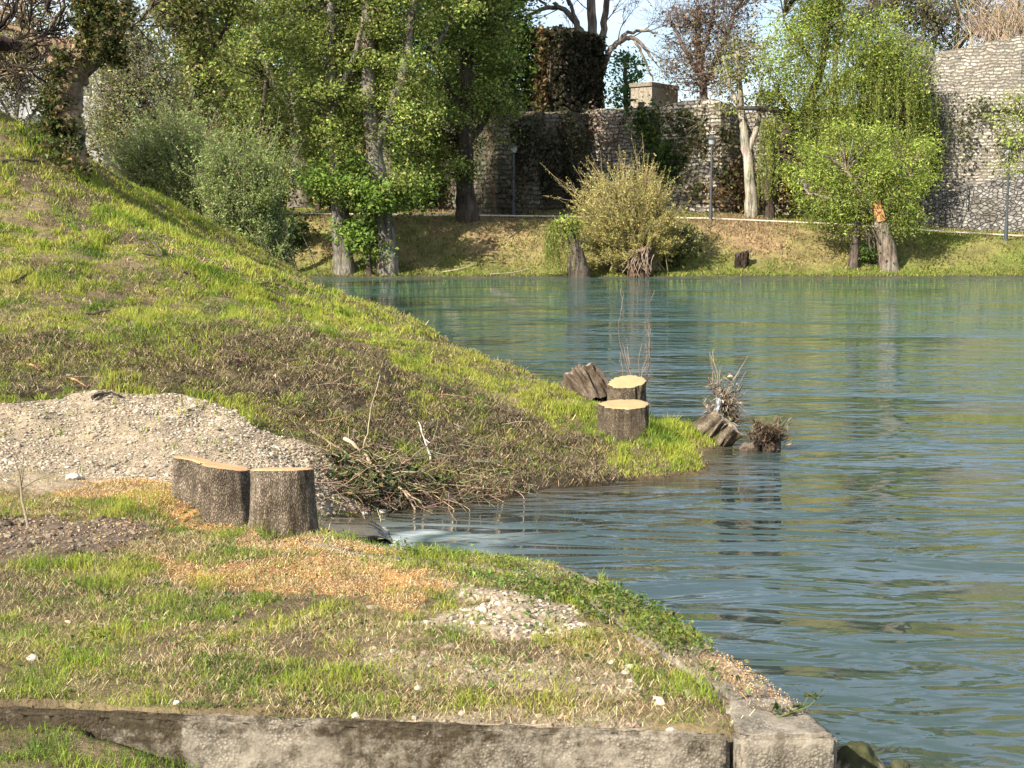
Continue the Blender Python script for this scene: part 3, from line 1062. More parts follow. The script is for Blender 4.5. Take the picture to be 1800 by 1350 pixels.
def stump(name, label, loc, circles, h, slope=(0, 0), flare=.12, taper=.08, furrow=.012, fk=30, bark=(.20, .165, .13), bark2=None, cut=None, tilt=None, seed=0, cutcol=True, group=None, sink=.12, n=128, m=44, rim=.012, rough_top=0.0, twist=0.0):
    t = thing(name, label, 'tree stump', loc, group)
    th = np.arange(n) * 2 * math.pi / n
    r0 = polar_union(th, circles)
    k = np.linspace(0, 1, m)
    TH_, K = np.meshgrid(th, k)
    RR = r0[None] * (1 + taper * (1 - K)) * (1 + .09 * (fbm(np.cos(TH_) * 1.4 + 5, np.sin(TH_) * 1.4, K * h * 1.6, seed=seed + 20, oct=2) - .5)) + flare * np.exp(-K * h / .11) * (.55 + .45 * np.sin(TH_ * 5 + seed) * np.sin(TH_ * 2 + 1))
    cxx, cyy = np.cos(TH_ + twist * K), np.sin(TH_ + twist * K)
    fz = K * h * 3.0
    rid = 1 - np.abs(2 * vn(cxx * fk / 6.3 * 1.3 + 50, cyy * fk / 6.3 * 1.3, fz, seed) - 1)
    rid2 = vn(cxx * fk / 2.2 + 9, cyy * fk / 2.2, fz * 5, seed + 1)
    RR = RR + furrow * (rid - .6) + furrow * .6 * (rid2 - .5)
    Xl, Yl = RR * np.cos(TH_), RR * np.sin(TH_)
    ztop = h + Xl * slope[0] + Yl * slope[1] + rough_top * (fbm(cxx * 2.5, cyy * 2.5, seed=seed + 9) - .5) * 2
    Zl = -sink + K * (ztop + sink)
    V = np.stack([Xl, Yl, Zl], -1).reshape(-1, 3)
    j = np.arange(n)
    i = np.arange(m - 1)[:, None] * n
    q = np.stack([i + j, i + (j + 1) % n, i + n + (j + 1) % n, i + n + j], -1).reshape(-1, 4)
    c = np.array(bark) * (.75 + .5 * rid.reshape(-1, 1)) * (.8 + .4 * rid2.reshape(-1, 1))
    if bark2 is not None:
        w = np.clip((fbm(cxx * 3, cyy * 3, K * h * 4, seed=seed + 4) - .45) * 5, 0, 1).reshape(-1, 1)
        c = c * (1 - w) + np.array(bark2) * w * (.7 + .6 * rid2.reshape(-1, 1))
    lo = np.array(loc, float)
    rot = np.array(tilt.to_matrix()) if tilt is not None else np.eye(3)
    b = MB()
    b.add(V @ rot.T + lo, q, None, c)
    b.build('bark', M_stump, t, smooth=True)
    # cut face
    rings = [1 - rim * 2, .8, .55, .3, .1]
    top = V.reshape(m, n, 3)[-1]
    FV, fq, ft = [], [], []
    for ri, f in enumerate(rings):
        p = top.copy()
        p[:, :2] *= f
        p[:, 2] = h + p[:, 0] * slope[0] + p[:, 1] * slope[1] + .004 + rough_top * (fbm(p[:, 0] * 9, p[:, 1] * 9, seed=seed + 9) - .5) + (.006 if ri else 0)
        FV.append(p)
    FV = np.vstack([top] + FV + [np.array([[0, 0, h + .01]])])
    for ri in range(len(rings)):
        for a in range(n):
            fq.append((ri * n + a, ri * n + (a + 1) % n, (ri + 1) * n + (a + 1) % n, (ri + 1) * n + a))
    L = len(rings) * n
    for a in range(n):
        ft.append((L + a, L + (a + 1) % n, L + n))
    b = MB()
    b.add(FV @ rot.T + lo, fq, ft, (.6, .42, .2))
    b.build('cut_face', cut or M_cut, t, smooth=False)
    return t


c2_ = np.array((-2.13, 9.98, 0))
z_ = PLAT - .01
stump('tree_stump', 'double grey-barked stump with a reddish slanted cut, left of the pair on sawdust', (-2.25, 10.1, z_),
      [(-.20, .20, .135), (.13, -.13, .172), (-.05, .05, .10)], .40, (-.13, -.11), .09, .14, .014, 32, (.25, .205, .155), (.16, .125, .09), M_cut_red, seed=2, rough_top=.012)
stump('tree_stump', 'upright round grey-barked stump at the platform edge beside the creek', (-1.635, 9.60, z_ - .03),
      [(0, 0, .20), (-.07, .08, .165), (.05, -.03, .175)], .475, (.02, -.14), .08, .09, .014, 34, (.25, .205, .155), (.13, .10, .065), M_cut_red, seed=6)
gb = P(1104, 752, 15.75)
stump('tree_stump', 'low sawn stump with pale cut top, nearer of the two fresh ones by the river', (gb[0], gb[1] + .25, H(gb[0], gb[1] + .25) - .02),
      [(0, 0, .25), (-.13, .05, .19)], max(.2, P(1106, 708, gb[1] + .25)[2] - float(H(gb[0], gb[1] + .25))), (.03, .10), .06, .05, .05, 22, (.17, .135, .095), None, M_cut, seed=9, sink=.5)
ga = P(1102, 671, 17.15)
stump('tree_stump', 'taller sawn stump with tilted yellow cut top, behind the low fresh one', (ga[0], ga[1], .22),
      [(0, 0, .225)], ga[2] - .22, (.10, .22), .06, .08, .05, 22, (.17, .135, .095), None, M_cut, seed=12, sink=.5)
from mathutils import Euler
gc = P(1030, 690, 17.5)
stump('old_log', 'weathered furrowed log lying on the bank left of the sawn stumps', (gc[0] + .08, gc[1], gc[2] - .10),
      [(0, 0, .225), (.08, .05, .2)], .42, (.1, -.1), .0, .05, .085, 20, (.21, .165, .12), (.12, .085, .055), mat_cut('weathered_wood', (.09, .065, .045), (.25, .19, .14)), tilt=Euler((R(-48), R(-36), R(0))), seed=15, sink=.2, rough_top=.12)
gd = PZ(1262, 783, 0.0)
stump('driftwood_stump', 'leaning weathered driftwood stump with twisted grain in the shallows', (gd[0] - .16, gd[1] + .15, .04),
      [(0, 0, .17), (-.06, .05, .15), (.09, -.03, .12)], .40, (.25, -.3), .04, .12, .075, 20, (.27, .225, .165), (.13, .10, .07), mat_cut('grey_driftwood', (.10, .08, .055), (.27, .22, .16)), tilt=Euler((R(14), R(52), R(-12))), seed=19, sink=.25, rough_top=.12, twist=1.1)
ge = PZ(1340, 792, 0.0)
stump('driftwood_stump', 'small ragged stump tuft standing alone in the river', (ge[0], ge[1] + .08, -.03),
      [(-.12, 0, .11), (.10, .03, .12)], .13, (.25, 0), .05, .1, .05, 20, (.13, .10, .075), None, mat_cut('dark_driftwood', (.06, .045, .03), (.16, .12, .085)), seed=23, sink=.3, rough_top=.08)


def ragged(name, label, cat, centre, rx, rz, n, ln, pal, parent=None, droop=.5, wide=.012):
    """matted flood debris: strips and dead leaves caught round a core"""
    b = MB()
    u = rng.normal(size=(n, 3))
    C = np.asarray(centre) + np.clip(u, -1.7, 1.7) * .5 * np.array((rx, rx * .8, rz)) * (1 + .6 * np.sin(u[:, 2:] * 3 + u[:, :1] * 2))
    az = np.arctan2(u[:, 1], u[:, 0]) + rng.normal(size=n) * .6
    b.blades(C, ln * (.4 + rng.random(n)), wide * (.4 + rng.random(n)), 1.0 + rng.random(n) * 2.1 * droop, az, pick(pal, n, amt=.35))
    k = n // 3
    b.leaves(C[:k], .06, pick(pal, k, amt=.35), up=0)
    if parent:
        return b.build(name, M_litter, parent)
    return tag(b.build(name, M_litter, origin=centre), label, cat)


DEB = [(.10, .07, .045), (.17, .115, .07), (.05, .038, .028), (.26, .19, .13)]
ragged('debris_clump', 'ragged clump of brown flood debris caught on the driftwood stump', 'debris', P(1272, 716, 17.1), .15, .30, 1100, .15, DEB + [(.4, .34, .28)], droop=.9)
ragged('debris_clump', 'low dark tuft of debris on the small stump in the river', 'debris', np.array((ge[0] + .06, ge[1], .2)), .17, .13, 1000, .14, DEB[:3], droop=.4)
# a rag of pale plastic in the debris
b = MB()
pc = P(1261, 716, 16.93)
V, q = [], []
for i in range(9):
    for k in range(3):
        V.append(pc + np.array(((k - 1) * .028 + .02 * math.sin(i), .012 * math.sin(i * 1.7 + k * 2), .12 - .035 * i)))
q = [(i * 3 + k, i * 3 + k + 1, i * 3 + k + 4, i * 3 + k + 3) for i in range(8) for k in range(2)]
b.add(V, q, None, (.42, .47, .50))
tag(b.build('plastic_rag', M_grass, origin=pc), 'torn pale grey plastic scrap hanging in the flood debris', 'litter')


def twig_tree(b, start, dirv, length, rad, depth, col, spread=.5, nseg=5, kids=(2, 4), up=.12, minr=.002, shrink=.62, wig=.12, tips=None, sides=4):
    p = np.array(start, float)
    d = np.array(dirv, float)
    d /= np.linalg.norm(d)
    pts, rr = [p.copy()], [rad]
    for i in range(nseg):
        d = d + rng.normal(size=3) * wig + np.array((0, 0, up * .3))
        d /= np.linalg.norm(d)
        p = p + d * length / nseg
        pts.append(p.copy())
        rr.append(max(minr, rad * (1 - .55 * (i + 1) / nseg)))
    b.tube(pts, rr, max(3, sides), col)
    if tips is not None and depth <= 1:
        tips.extend(pts[1:])
    if depth > 0:
        for _ in range(random.randint(*kids)):
            i = random.randint(max(1, nseg // 3), nseg)
            dd = (pts[i] - pts[i - 1])
            dd = dd / (np.linalg.norm(dd) + 1e-9) + rng.normal(size=3) * spread + np.array((0, 0, up))
            twig_tree(b, pts[i], dd, length * shrink * (.7 + .6 * random.random()), max(minr, rr[i] * .62), depth - 1, col, spread, nseg, kids, up, minr, shrink, wig, tips, max(3, sides - 1))


# bare twigs by the river
b = MB()
tb = P(1122, 700, 17.6)
tb[2] = .2
for px, py in [(1122, 560), (1150, 590), (1112, 625), (1140, 640), (1155, 655), (1102, 650), (1146, 560)]:
    e = P(px, py, 17.7 + random.uniform(-.2, .2))
    twig_tree(b, tb + rng.normal(size=3) * .05, e - tb, np.linalg.norm(e - tb) * .95, .011, 2, (.17, .125, .10), .35, 6, (1, 3), .15, .0035, .4, .10)
tag(b.build('bare_shrub', M_twig, origin=tb), 'leafless reddish twigs sprouting behind the sawn river stumps', 'shrub')
b = MB()
tb = P(1266, 720, 17.15)
for px, py in [(1256, 622), (1272, 640), (1290, 636), (1318, 634), (1312, 670), (1298, 655), (1280, 625), (1309, 690)]:
    e = P(px, py, 17.15 + random.uniform(-.2, .2))
    twig_tree(b, tb + rng.normal(size=3) * .04, e - tb, np.linalg.norm(e - tb), .009, 1, (.22, .17, .12), .3, 6, (0, 2), .1, .003, .35, .09)
tag(b.build('dry_twigs', M_twig, origin=tb), 'dry twigs sticking up from the driftwood stump debris', 'twigs')
b = MB()
tb = np.array((ge[0] + .12, ge[1], .2))
for px, py in [(1362, 738), (1352, 748), (1370, 770), (1318, 755), (1366, 752)]:
    e = P(px, py, ge[1])
    twig_tree(b, tb, e - tb, np.linalg.norm(e - tb), .006, 1, (.2, .15, .1), .3, 5, (0, 2), .1, .003, .4)
tag(b.build('dry_twigs', M_twig, origin=tb), 'few short twigs on the small stump standing in the river', 'twigs')


def stick(name, label, lines, r, col, cat='branch', lift=.03, mat=None, group=None):
    """lines: [[(px, py, lift), ...], ...] laid on the bank"""
    b = MB()
    o = None
    for k, ln in enumerate(lines):
        pts = []
        for p in ln:
            g = G(p[0], p[1], (p[2] * (.55 if cat == 'branch' else 1)) if len(p) > 2 else lift)
            pts.append(g)
        if o is None:
            o = pts[0]
        pp = []
        for a, c in zip(pts[:-1], pts[1:]):
            for f in np.linspace(0, 1, 4)[:-1]:
                pp.append(a + (c - a) * f + rng.normal(size=3) * r * .5)
        pp.append(pts[-1])
        rr = np.linspace(1, .45, len(pp)) * r * (1 if k == 0 else .6)
        b.tube(pp, rr, 6, vary(col, len(pp), .2, .05), jit=.2)
    return tag(b.build(name, mat or M_twig, origin=o), label, cat, group)


stick('fallen_branch', 'dark forked fallen branch on the upper grass slope', [[(365, 492), (325, 478, .07), (285, 451, .12), (250, 445, .14)], [(285, 451, .12), (255, 430, .16), (228, 412, .22)], [(285, 451, .12), (262, 420, .18), (225, 402, .25)], [(340, 485), (375, 478, .06), (410, 496)]], .022, (.075, .055, .042))
stick('fallen_branch', 'curved dark branch with a pinkish broken end, mid slope', [[(150, 552), (195, 546, .06), (215, 560, .06), (236, 578)], [(205, 556, .05), (260, 570, .05), (320, 552)]], .018, (.10, .07, .055))
stick('fallen_branch', 'dark branch half buried in grass near the slope crest', [[(398, 498), (440, 500, .05), (480, 512, .05), (516, 528)], [(440, 503), (470, 496, .06), (505, 505, .08)]], .022, (.07, .05, .04))
stick('fallen_branch', 'straight dark stick lying high on the slope below the ivy tree', [[(0, 284), (40, 281), (78, 284)]], .03, (.06, .045, .035))
stick('fallen_branch', 'thin grey stick lying across the bare left slope', [[(20, 497), (55, 480, .05), (62, 470, .1)]], .014, (.11, .085, .065))
stick('fallen_branch', 'dark curved root above the gravel patch', [[(160, 699), (185, 690, .06), (215, 697, .05)]], .02, (.05, .04, .03))
stick('fallen_branch', 'thin brown stick lying in litter left of the gravel', [[(112, 664), (160, 662, .03), (208, 668)]], .010, (.26, .18, .11))
stick('bark_piece', 'orange strip of bark on dark litter, upper of two at left', [[(50, 640), (62, 646, .03), (70, 651)]], .016, (.36, .18, .08), 'bark')
stick('bark_piece', 'orange strip of bark on dark litter, lower of two at left', [[(124, 664), (140, 672, .03), (152, 679)]], .015, (.36, .19, .09), 'bark')
stick('bark_piece', 'pale wood splinter lying alone on the mid slope', [[(298, 629), (306, 626, .03), (316, 624)]], .02, (.48, .36, .22), 'bark')
stick('cut_branch', 'long pale forked branch across the brush heap', [[(606, 772, .16), (640, 802, .18), (668, 830, .17), (692, 850, .14), (718, 878, .08), (731, 898, .03)], [(692, 850, .14), (728, 850, .2), (742, 853, .2), (765, 866, .12)], [(692, 850, .14), (725, 872, .14), (750, 893, .05)], [(640, 802, .18), (600, 800, .12), (560, 792, .08)]], .020, (.36, .27, .17))
stick('cut_branch', 'pale straight branch leaning into the left of the brush heap', [[(545, 755, .08), (580, 778, .12), (622, 806, .12), (650, 820, .1)]], .014, (.34, .25, .16))
stick('cut_branch', 'reddish branch crossing the right side of the brush heap', [[(690, 830, .1), (720, 806, .22), (748, 785, .28), (764, 768, .3)], [(720, 806, .22), (760, 800, .2), (805, 820, .08)]], .012, (.24, .15, .11))
stick('cut_branch', 'thin pale branch standing out at the right of the heap', [[(764, 838, .02), (772, 818, .08), (785, 800, .13)]], .012, (.40, .31, .2))
stick('cut_branch', 'greenish branch trailing from the heap toward the water', [[(720, 862, .08), (770, 848, .16), (800, 835, .14), (830, 806, .1)], [(770, 848, .16), (790, 866, .08)]], .010, (.26, .24, .11))
stick('cut_branch', 'dark branch dipping from the heap into the water', [[(820, 840, .1), (838, 858, .06), (846, 872, .03)], [(800, 842, .12), (835, 865, .05)]], .011, (.16, .10, .07))
stick('cut_branch', 'slim upright branch stub in the middle of the heap', [[(672, 868, .02), (676, 840, .1), (681, 812, .2)]], .010, (.2, .15, .1))
stick('dry_stalk', 'tall thin dry stalk arching above the brush heap', [[(636, 796, .05), (645, 762, .22), (651, 720, .42), (668, 660, .7)]], .008, (.34, .27, .16), 'stalk')
stick('dry_stalk', 'whitish dry stalk right of the brush heap', [[(760, 828, .02), (754, 790, .1), (746, 772, .2), (736, 742, .3)], [(746, 772, .2), (756, 778, .2)]], .011, (.55, .50, .42), 'stalk')
stick('split_wood', 'pale split sliver of wood between log and sawn stumps', [[(1052, 690, .06), (1062, 698, .05), (1074, 708, .02)]], .03, (.55, .45, .22), 'wood')
stick('stick', 'dark curved stick leaning out beside the round stump', [[(553, 893, .02), (562, 910, .02), (580, 925, .03), (592, 938, .03)]], .011, (.07, .05, .04))
stick('stick', 'pale thin stick in the grass below the sawn stumps', [[(1090, 745, .08), (1104, 755, .08), (1118, 770, .05)]], .010, (.5, .43, .33))

# matted brush heap
b = MB()
hx = []
for _ in range(520):
    px, py = random.gauss(705, 95), random.gauss(842, 36)
    if px < 540 or py > 902 or py < 745:
        continue
    g = G(px, py)
    g[2] += abs(random.gauss(0, .03)) + .012
    d = rng.normal(size=3) * (1, 1, .16)
    twig_tree(b, g, d, random.uniform(.2, .6), random.uniform(.003, .007), 1, vary(pick([(.2, .15, .1), (.3, .23, .14), (.11, .08, .055), (.18, .17, .08)], 1)[0], 1)[0], .5, 4, (0, 2), .02, .0022, .5, .16)
tag(b.build('brushwood', M_twig, origin=G(690, 860)), 'tangled heap of cut twigs at the creek mouth', 'brushwood', kind='stuff')
b = MB()
C = []
for _ in range(48):
    px, py = random.gauss(672, 55), random.gauss(850, 26)
    if px < 560 or py > 892:
        continue
    g = G(px, py)
    g[2] += .03 + random.random() * .06
    C.append(g + rng.normal(size=(26, 3)) * (.13, .10, .03))
C = np.vstack(C)
b.leaves(C, .055, pick([(.035, .065, .015), (.06, .095, .025), (.11, .15, .04), (.022, .04, .012), (.13, .10, .05)], len(C)), up=.5, asp=.75)
tag(b.build('leafy_cuttings', M_leaf, origin=G(672, 860)), 'dark green leafy cuttings thrown on the brush heap', 'cuttings', kind='stuff')

# loose dark twigs lying over the lower slope
b = MB()
k = 0
while k < 420:
    px, py = random.uniform(0, 1050), random.uniform(600, 870)
    if not inpoly(np.array([px]), np.array([py]), LITTER)[0]:
        continue
    k += 1
    g = G(px, py)
    if g[2] < .06:
        continue
    g[2] += .02 + random.random() * .03
    twig_tree(b, g, rng.normal(size=3) * (1, 1, .10), random.uniform(.12, .5), random.uniform(.003, .006), 1, vary(pick([(.12, .085, .055), (.2, .15, .10), (.07, .05, .036)], 1)[0], 1)[0], .5, 4, (0, 2), .0, .0022, .5, .16)
tag(b.build('twigs', M_twig, origin=G(600, 720)), 'thin dark twigs strewn over the lower slope', 'twigs', kind='stuff')

# sapling in the dug soil
sb = G(52, 928)
t = thing('sapling', 'thin bare sapling planted in dug soil at left', 'sapling', sb)
b = MB()
b.tube([sb + (0, 0, -.05), sb + (-.025, 0, .1), sb + (-.045, 0, .2), sb + (-.05, 0, .3)], [.012, .010, .009, .007], 8, (.30, .24, .16), jit=.2)
b.build('stem', M_twig, t)
b = MB()
tp = sb + (-.05, 0, .28)
for d in [(-.6, 0, .5), (.3, .1, .9), (.7, .1, .5), (-.2, .1, 1), (-.9, .2, .25), (.1, -.2, 1.2)]:
    twig_tree(b, tp, d, .26, .004, 1, (.2, .16, .1), .4, 5, (1, 3), .1, .0018, .5)
b.build('twigs', M_twig, t)

# weed at the quay corner
wb = PZ(1400, 1262, PLAT + .01)
t = thing('weed', 'small leafy green weed growing on the corner block', 'weed', wb)
b, bl = MB(), MB()
for (dx, dy, dz) in [(.10, -.02, .11), (.0, .0, .05), (-.1, .02, .03), (.06, .05, .08)]:
    e = wb + np.array((dx, dy, dz))
    b.tube([wb + (-.09, 0, 0), wb + np.array((dx, dy, dz)) * .5, e], [.004, .003, .002], 5, (.1, .12, .04))
    C = e + rng.normal(size=(9, 3)) * (.022, .02, .012)
    bl.leaves(C, .036, pick([(.04, .075, .02), (.07, .11, .03), (.09, .10, .035)], len(C)), up=.6, asp=.6)
b.build('stem', M_twig, t)
bl.build('leaves', M_leaf, t)

# mossy stone at the foot of the wall
b = MB()
sp_ = PZ(1512, 1352, .05)
V = ICO_V * np.array((.10, .11, .10))
bm = bmesh.new()
bmesh.ops.create_icosphere(bm, subdivisions=4, radius=1)
V = np.array([v.co[:] for v in bm.verts])
T = np.array([[v.index for v in f.verts] for f in bm.faces])
bm.free()
ICO4 = (V.copy(), T.copy())


def stone(label, c, size, col, seed, top=None, name='stone', cat='stone', group=None):
    V, T = ICO4
    d = 1 + .45 * (fbm(V[:, 0] * 1.3 + seed, V[:, 1] * 1.3, V[:, 2] * 1.3, seed=seed) - .5) * 2 + .1 * (fbm(V[:, 0] * 6, V[:, 1] * 6, V[:, 2] * 6, seed=seed) - .5)
    cc_ = np.array(col) * (.8 + .4 * fbm(V[:, 0] * 4, V[:, 1] * 4, V[:, 2] * 4, seed=seed + 2))[:, None]
    if top is not None:
        w = np.clip((V[:, 2] + fbm(V[:, 0] * 5, V[:, 1] * 5, V[:, 2] * 5, seed=seed + 5) - .6) * 4, 0, 1)[:, None]
        cc_ = cc_ * (1 - w) + np.array(top) * w
    b = MB()
    b.add(np.asarray(c) + V * d[:, None] * np.asarray(size), None, T, cc_)
    return tag(b.build(name, M_stone, origin=c, smooth=True), label, cat, group)


stone('mossy tan stone at the foot of the corner block', sp_, (.11, .12, .13), (.38, .30, .20), 3, (.05, .05, .02))
stone('small dark mossy stone just breaking the water by the corner', PZ(1580, 1350, .0), (.05, .05, .04), (.06, .06, .03), 8)
for px, py, sz, lb in [(128, 842, .10, 'large pale stone at the lower left of the gravel'), (12, 846, .05, 'small pale stone at the far left of the gravel'), (57, 1160, .05, 'flat pale stone lying in the grass at lower left'),
                       (735, 1212, .035, 'small pale upright stone above the front wall'), (1180, 1288, .045, 'white stone on the wall top near the corner block'), (1207, 1222, .05, 'pale stone in grass near the quay corner'),
                       (310, 1238, .035, 'white flat stone just above the left of the wall'), (1120, 1300, .025, 'tiny white stone on the wall edge'), (625, 1262, .045, 'white flat stone on the wall top at left'), (1075, 1167, .04, 'pale stone at the right end of the middle rubble'),
                       (672, 902, .07, 'grey flat stone at the creek edge'), (640, 905, .06, 'pale flat stone beside the creek sill')]:
    g = G(px, py)
    stone(lb, g + (0, 0, sz * .18), (sz * .55, sz * .5, sz * .35), (.50, .46, .39), int(px + py) % 97)

# daisies
for k, (px, py, lb) in enumerate([(148, 1124, 'daisy nearest the pale flat stone'), (128, 1162, 'lowest daisy of the left group'), (155, 1145, 'daisy in the middle of the left group'), (180, 1120, 'daisy at the right of the left group'),
                                  (250, 1115, 'daisy beside the dark tuft of grass'), (275, 1110, 'highest daisy above the dark tuft of grass'), (349, 1143, 'lone daisy right of the tall grass tuft')]):
    g = G(px, py)
    t = thing('daisy', 'white ' + lb, 'flower', g, 'daisies in the lawn')
    hh = .07
    b = MB()
    b.tube([g, g + (.005, 0, hh * .6), g + (0, -.006, hh)], .0015, 4, (.08, .14, .03))
    b.build('stem', M_grass, t)
    b = MB()
    c0 = g + np.array((0, -.006, hh))
    V, q = [], []
    for a in range(14):
        an = a * 2 * math.pi / 14
        u = np.array((math.cos(an), math.sin(an) * .9, .35 - .3 * math.sin(an)))
        s_ = np.array((-math.sin(an), math.cos(an), 0)) * .0024
        V += [c0 + u * .003 - s_, c0 + u * .003 + s_, c0 + u * .013 + s_ * 1.3, c0 + u * .013 - s_ * 1.3]
        q.append([a * 4 + i for i in range(4)])
    b.add(V, q, None, (.82, .82, .80))
    b.build('petals', M_grass, t)
    b = MB()
    b.add(c0 + (0, -.002, .003) + ICO_V * .0045, None, ICO_F, (.7, .5, .05))
    b.build('flower_centre', M_grass, t)

# ------------------------------------------------------------------ ground cover
PALG = [(.075, .135, .02), (.15, .23, .028), (.275, .345, .038), (.37, .38, .065), (.42, .35, .15)]


def cover(n, xr, yr):
    x, y = rng.uniform(*xr, n), rng.uniform(*yr, n)
    # keep what the place's front shows, plus a margin each side
    k = np.abs(x) < .50 * y + .8
    x, y = x[k], y[k]
    return x, y, H(x, y)


def coping_z(x, y, z):
    inq = inpoly(x, y, list(EDGE) + list(inset(EDGE, .3))[::-1])
    return np.where(inq, np.maximum(z, PLAT + .016), z), inq


def grass(name, label, n, xr, yr, hgt, wid, wts, hill):
    x, y, z = cover(n, xr, yr)
    z, inq = coping_z(x, y, z)
    m = masks(x, y, z)
    px, py = proj(np.stack([x, y, z], -1))
    f = fbm(x * 1.5, y * 1.5, seed=101)
    f2 = fbm(x * 5.5, y * 5.5, seed=102, oct=3)
    f3 = fbm(x * .5, y * .5, seed=103, oct=2)
    d = np.clip((f * .55 + f2 * .6 - .36) * 4.0, .02, 1)
    d = np.where(m['gravel'], .05 * (f2 > .56) * (f > .5) + .004, d)
    d = np.where(m['soil'], .02, d)
    d = np.where(m['saw2'], d * .5 * (f2 > .46), d)
    d = np.where(m['saw1'], d * .22 * (f2 > .5), d)
    d = np.where(m['saw3'], d * .12, d)
    d = np.where(m['g2'], d * .45 * (f2 > .46), d)
    d = np.where(m['g3'] | m['g4'], d * .4, d)
    d = np.where(m['litter'], d * (.42 + .6 * (f > .5)), d)
    d = np.where(m['mud'], d * .3, d)
    spit = inpoly(px, py, [(1020, 740), (1120, 745), (1290, 770), (1290, 800), (1235, 838), (1120, 850), (1060, 820)])
    d = np.where(spit, np.maximum(d, .75), d)
    crest = inpoly(px, py, [(130, 260), (560, 480), (1000, 690), (1060, 745), (950, 745), (800, 670), (560, 590), (430, 480), (100, 330)])
    d = np.where(crest, np.maximum(d, .55), d)
    if not hill:
        d = np.where(m['plat'] | inq | (y < 6.6), d, 0)
        edge_strip = inpoly(px, py, [(600, 945), (720, 962), (860, 972), (990, 985), (1110, 1040), (1250, 1130), (1270, 1190), (1150, 1130), (1000, 1060), (860, 1020), (640, 985)])
        d = np.where(edge_strip & ~m['g2'], np.maximum(d, .8), d)
        bare = inpoly(px, py, [(985, 985), (1045, 1005), (1060, 1030), (975, 1003)])
        d = np.where(bare, 0, d)
        d = np.where(inq & (y < EDGE[2][1] - .05), 0, d)
    else:
        d = np.where(m['plat'], 0, d)
    d = np.where(z < .015 + .03 * f2, 0, d)
    for (cx_, cy_, rr_) in [(-2.25, 10.1, .27), (-1.61, 9.62, .22)]:
        d = np.where(np.hypot(x - cx_, y - cy_) < rr_, 0, d)
    wl_y = WALL_L[1] + (x - WALL_L[0]) * (WALL_R[1] - WALL_L[1]) / (WALL_R[0] - WALL_L[0])
    d = np.where((np.abs(y - wl_y - .08) < .10) & (x > -1.2), d * .35, d)
    d = np.where((y < wl_y - .05) & (x > -.95), d * .08, d)
    d = np.where((y < wl_y - .02) & (x <= -.95), np.maximum(d, .6), d)
    k = rng.random(len(x)) < d
    x, y, z, f, f2, f3, crest, spit = x[k], y[k], z[k], f[k], f2[k], f3[k], crest[k], spit[k]
    m = {a: v[k] for a, v in m.items()}
    n = len(x)
    # colour: tufts share a tone; dry tracts are yellower
    tone = np.clip(fbm(x * 2.3 + 9, y * 2.3, seed=104, oct=3) * 1.9 - .45 + (.22 if hill else .16) + .18 * crest + .1 * spit + rng.normal(size=n) * .16, 0, .999)
    pal = np.array(PALG)
    ti = tone * (len(pal) - 2)
    i = np.floor(ti).astype(int)
    fr = (ti - i)[:, None]
    c = pal[i] * (1 - fr) + pal[np.minimum(i + 1, len(pal) - 1)] * fr
    st = rng.random(n) < wts + .25 * m['litter']
    c = np.where(st[:, None], pick([(.36, .28, .13), (.27, .19, .09), (.44, .36, .20)], n), c)
    c = vary(1, n, .14, .05) * c
    tuft = np.clip((f2 - .5) * 4, 0, 1)
    hh = hgt * (.4 + .6 * rng.random(n)) * (.5 + .9 * tuft + 1.1 * np.clip((fbm(x * 1.1, y * 1.1, seed=150, oct=5) - .54) * 7, 0, 1)) * (1 + .1 * crest + .35 * spit)
    hh = np.where(st, hh * .8, hh)
    ww = wid * (.6 + .8 * rng.random(n))
    lean = np.where(st, .9 + .6 * rng.random(n), .15 + .75 * rng.random(n))
    az = rng.random(n) * 6.283
    C = np.stack([x, y, z - .008], -1)
    b = MB()
    b.blades(C, hh, ww, lean, az, c)
    print(name, n)
    return tag(b.build(name, M_grass), label, 'grass', kind='stuff')


grass('grass', 'patchy grass with yellowed blades on the low platform', 520000, (-5.2, 2.2), (4.8, 11.9), .062, .0040, .30, False)
grass('grass', 'sunlit spring grass over the sloping bank', 620000, (-11, 3.2), (10.5, 20.5), .085, .0080, .13, True)
grass('grass', 'bright grass along the top of the bank', 420000, (-14, 2.2), (19.5, 36), .095, .0135, .08, True)


def strips(name, label, cat, n, xr, yr, sel, ln, wd, pal, mat, lift=.01, lean=(1.25, 1.7)):
    x, y, z = cover(n, xr, yr)
    z, inq = coping_z(x, y, z)
    k = sel(masks(x, y, z), x, y, z, fbm(x * 3, y * 3, seed=120, oct=3))
    if not k.any():
        return
    x, y, z = x[k], y[k], z[k]
    n = len(x)
    if cat == 'sawdust':
        fine = np.clip(y / 10, .45, 1)
        ln, wd = ln * fine, wd * fine
    b = MB()
    b.blades(np.stack([x, y, z + rng.random(n) * lift], -1), ln * (.4 + 1.0 * rng.random(n)), wd * (.5 + rng.random(n)), rng.uniform(*lean, n) * np.ones(n) * .62, rng.random(n) * 6.283, pick(pal, n, amt=.3))
    print(name, n)
    return tag(b.build(name, mat), label, cat, kind='stuff')


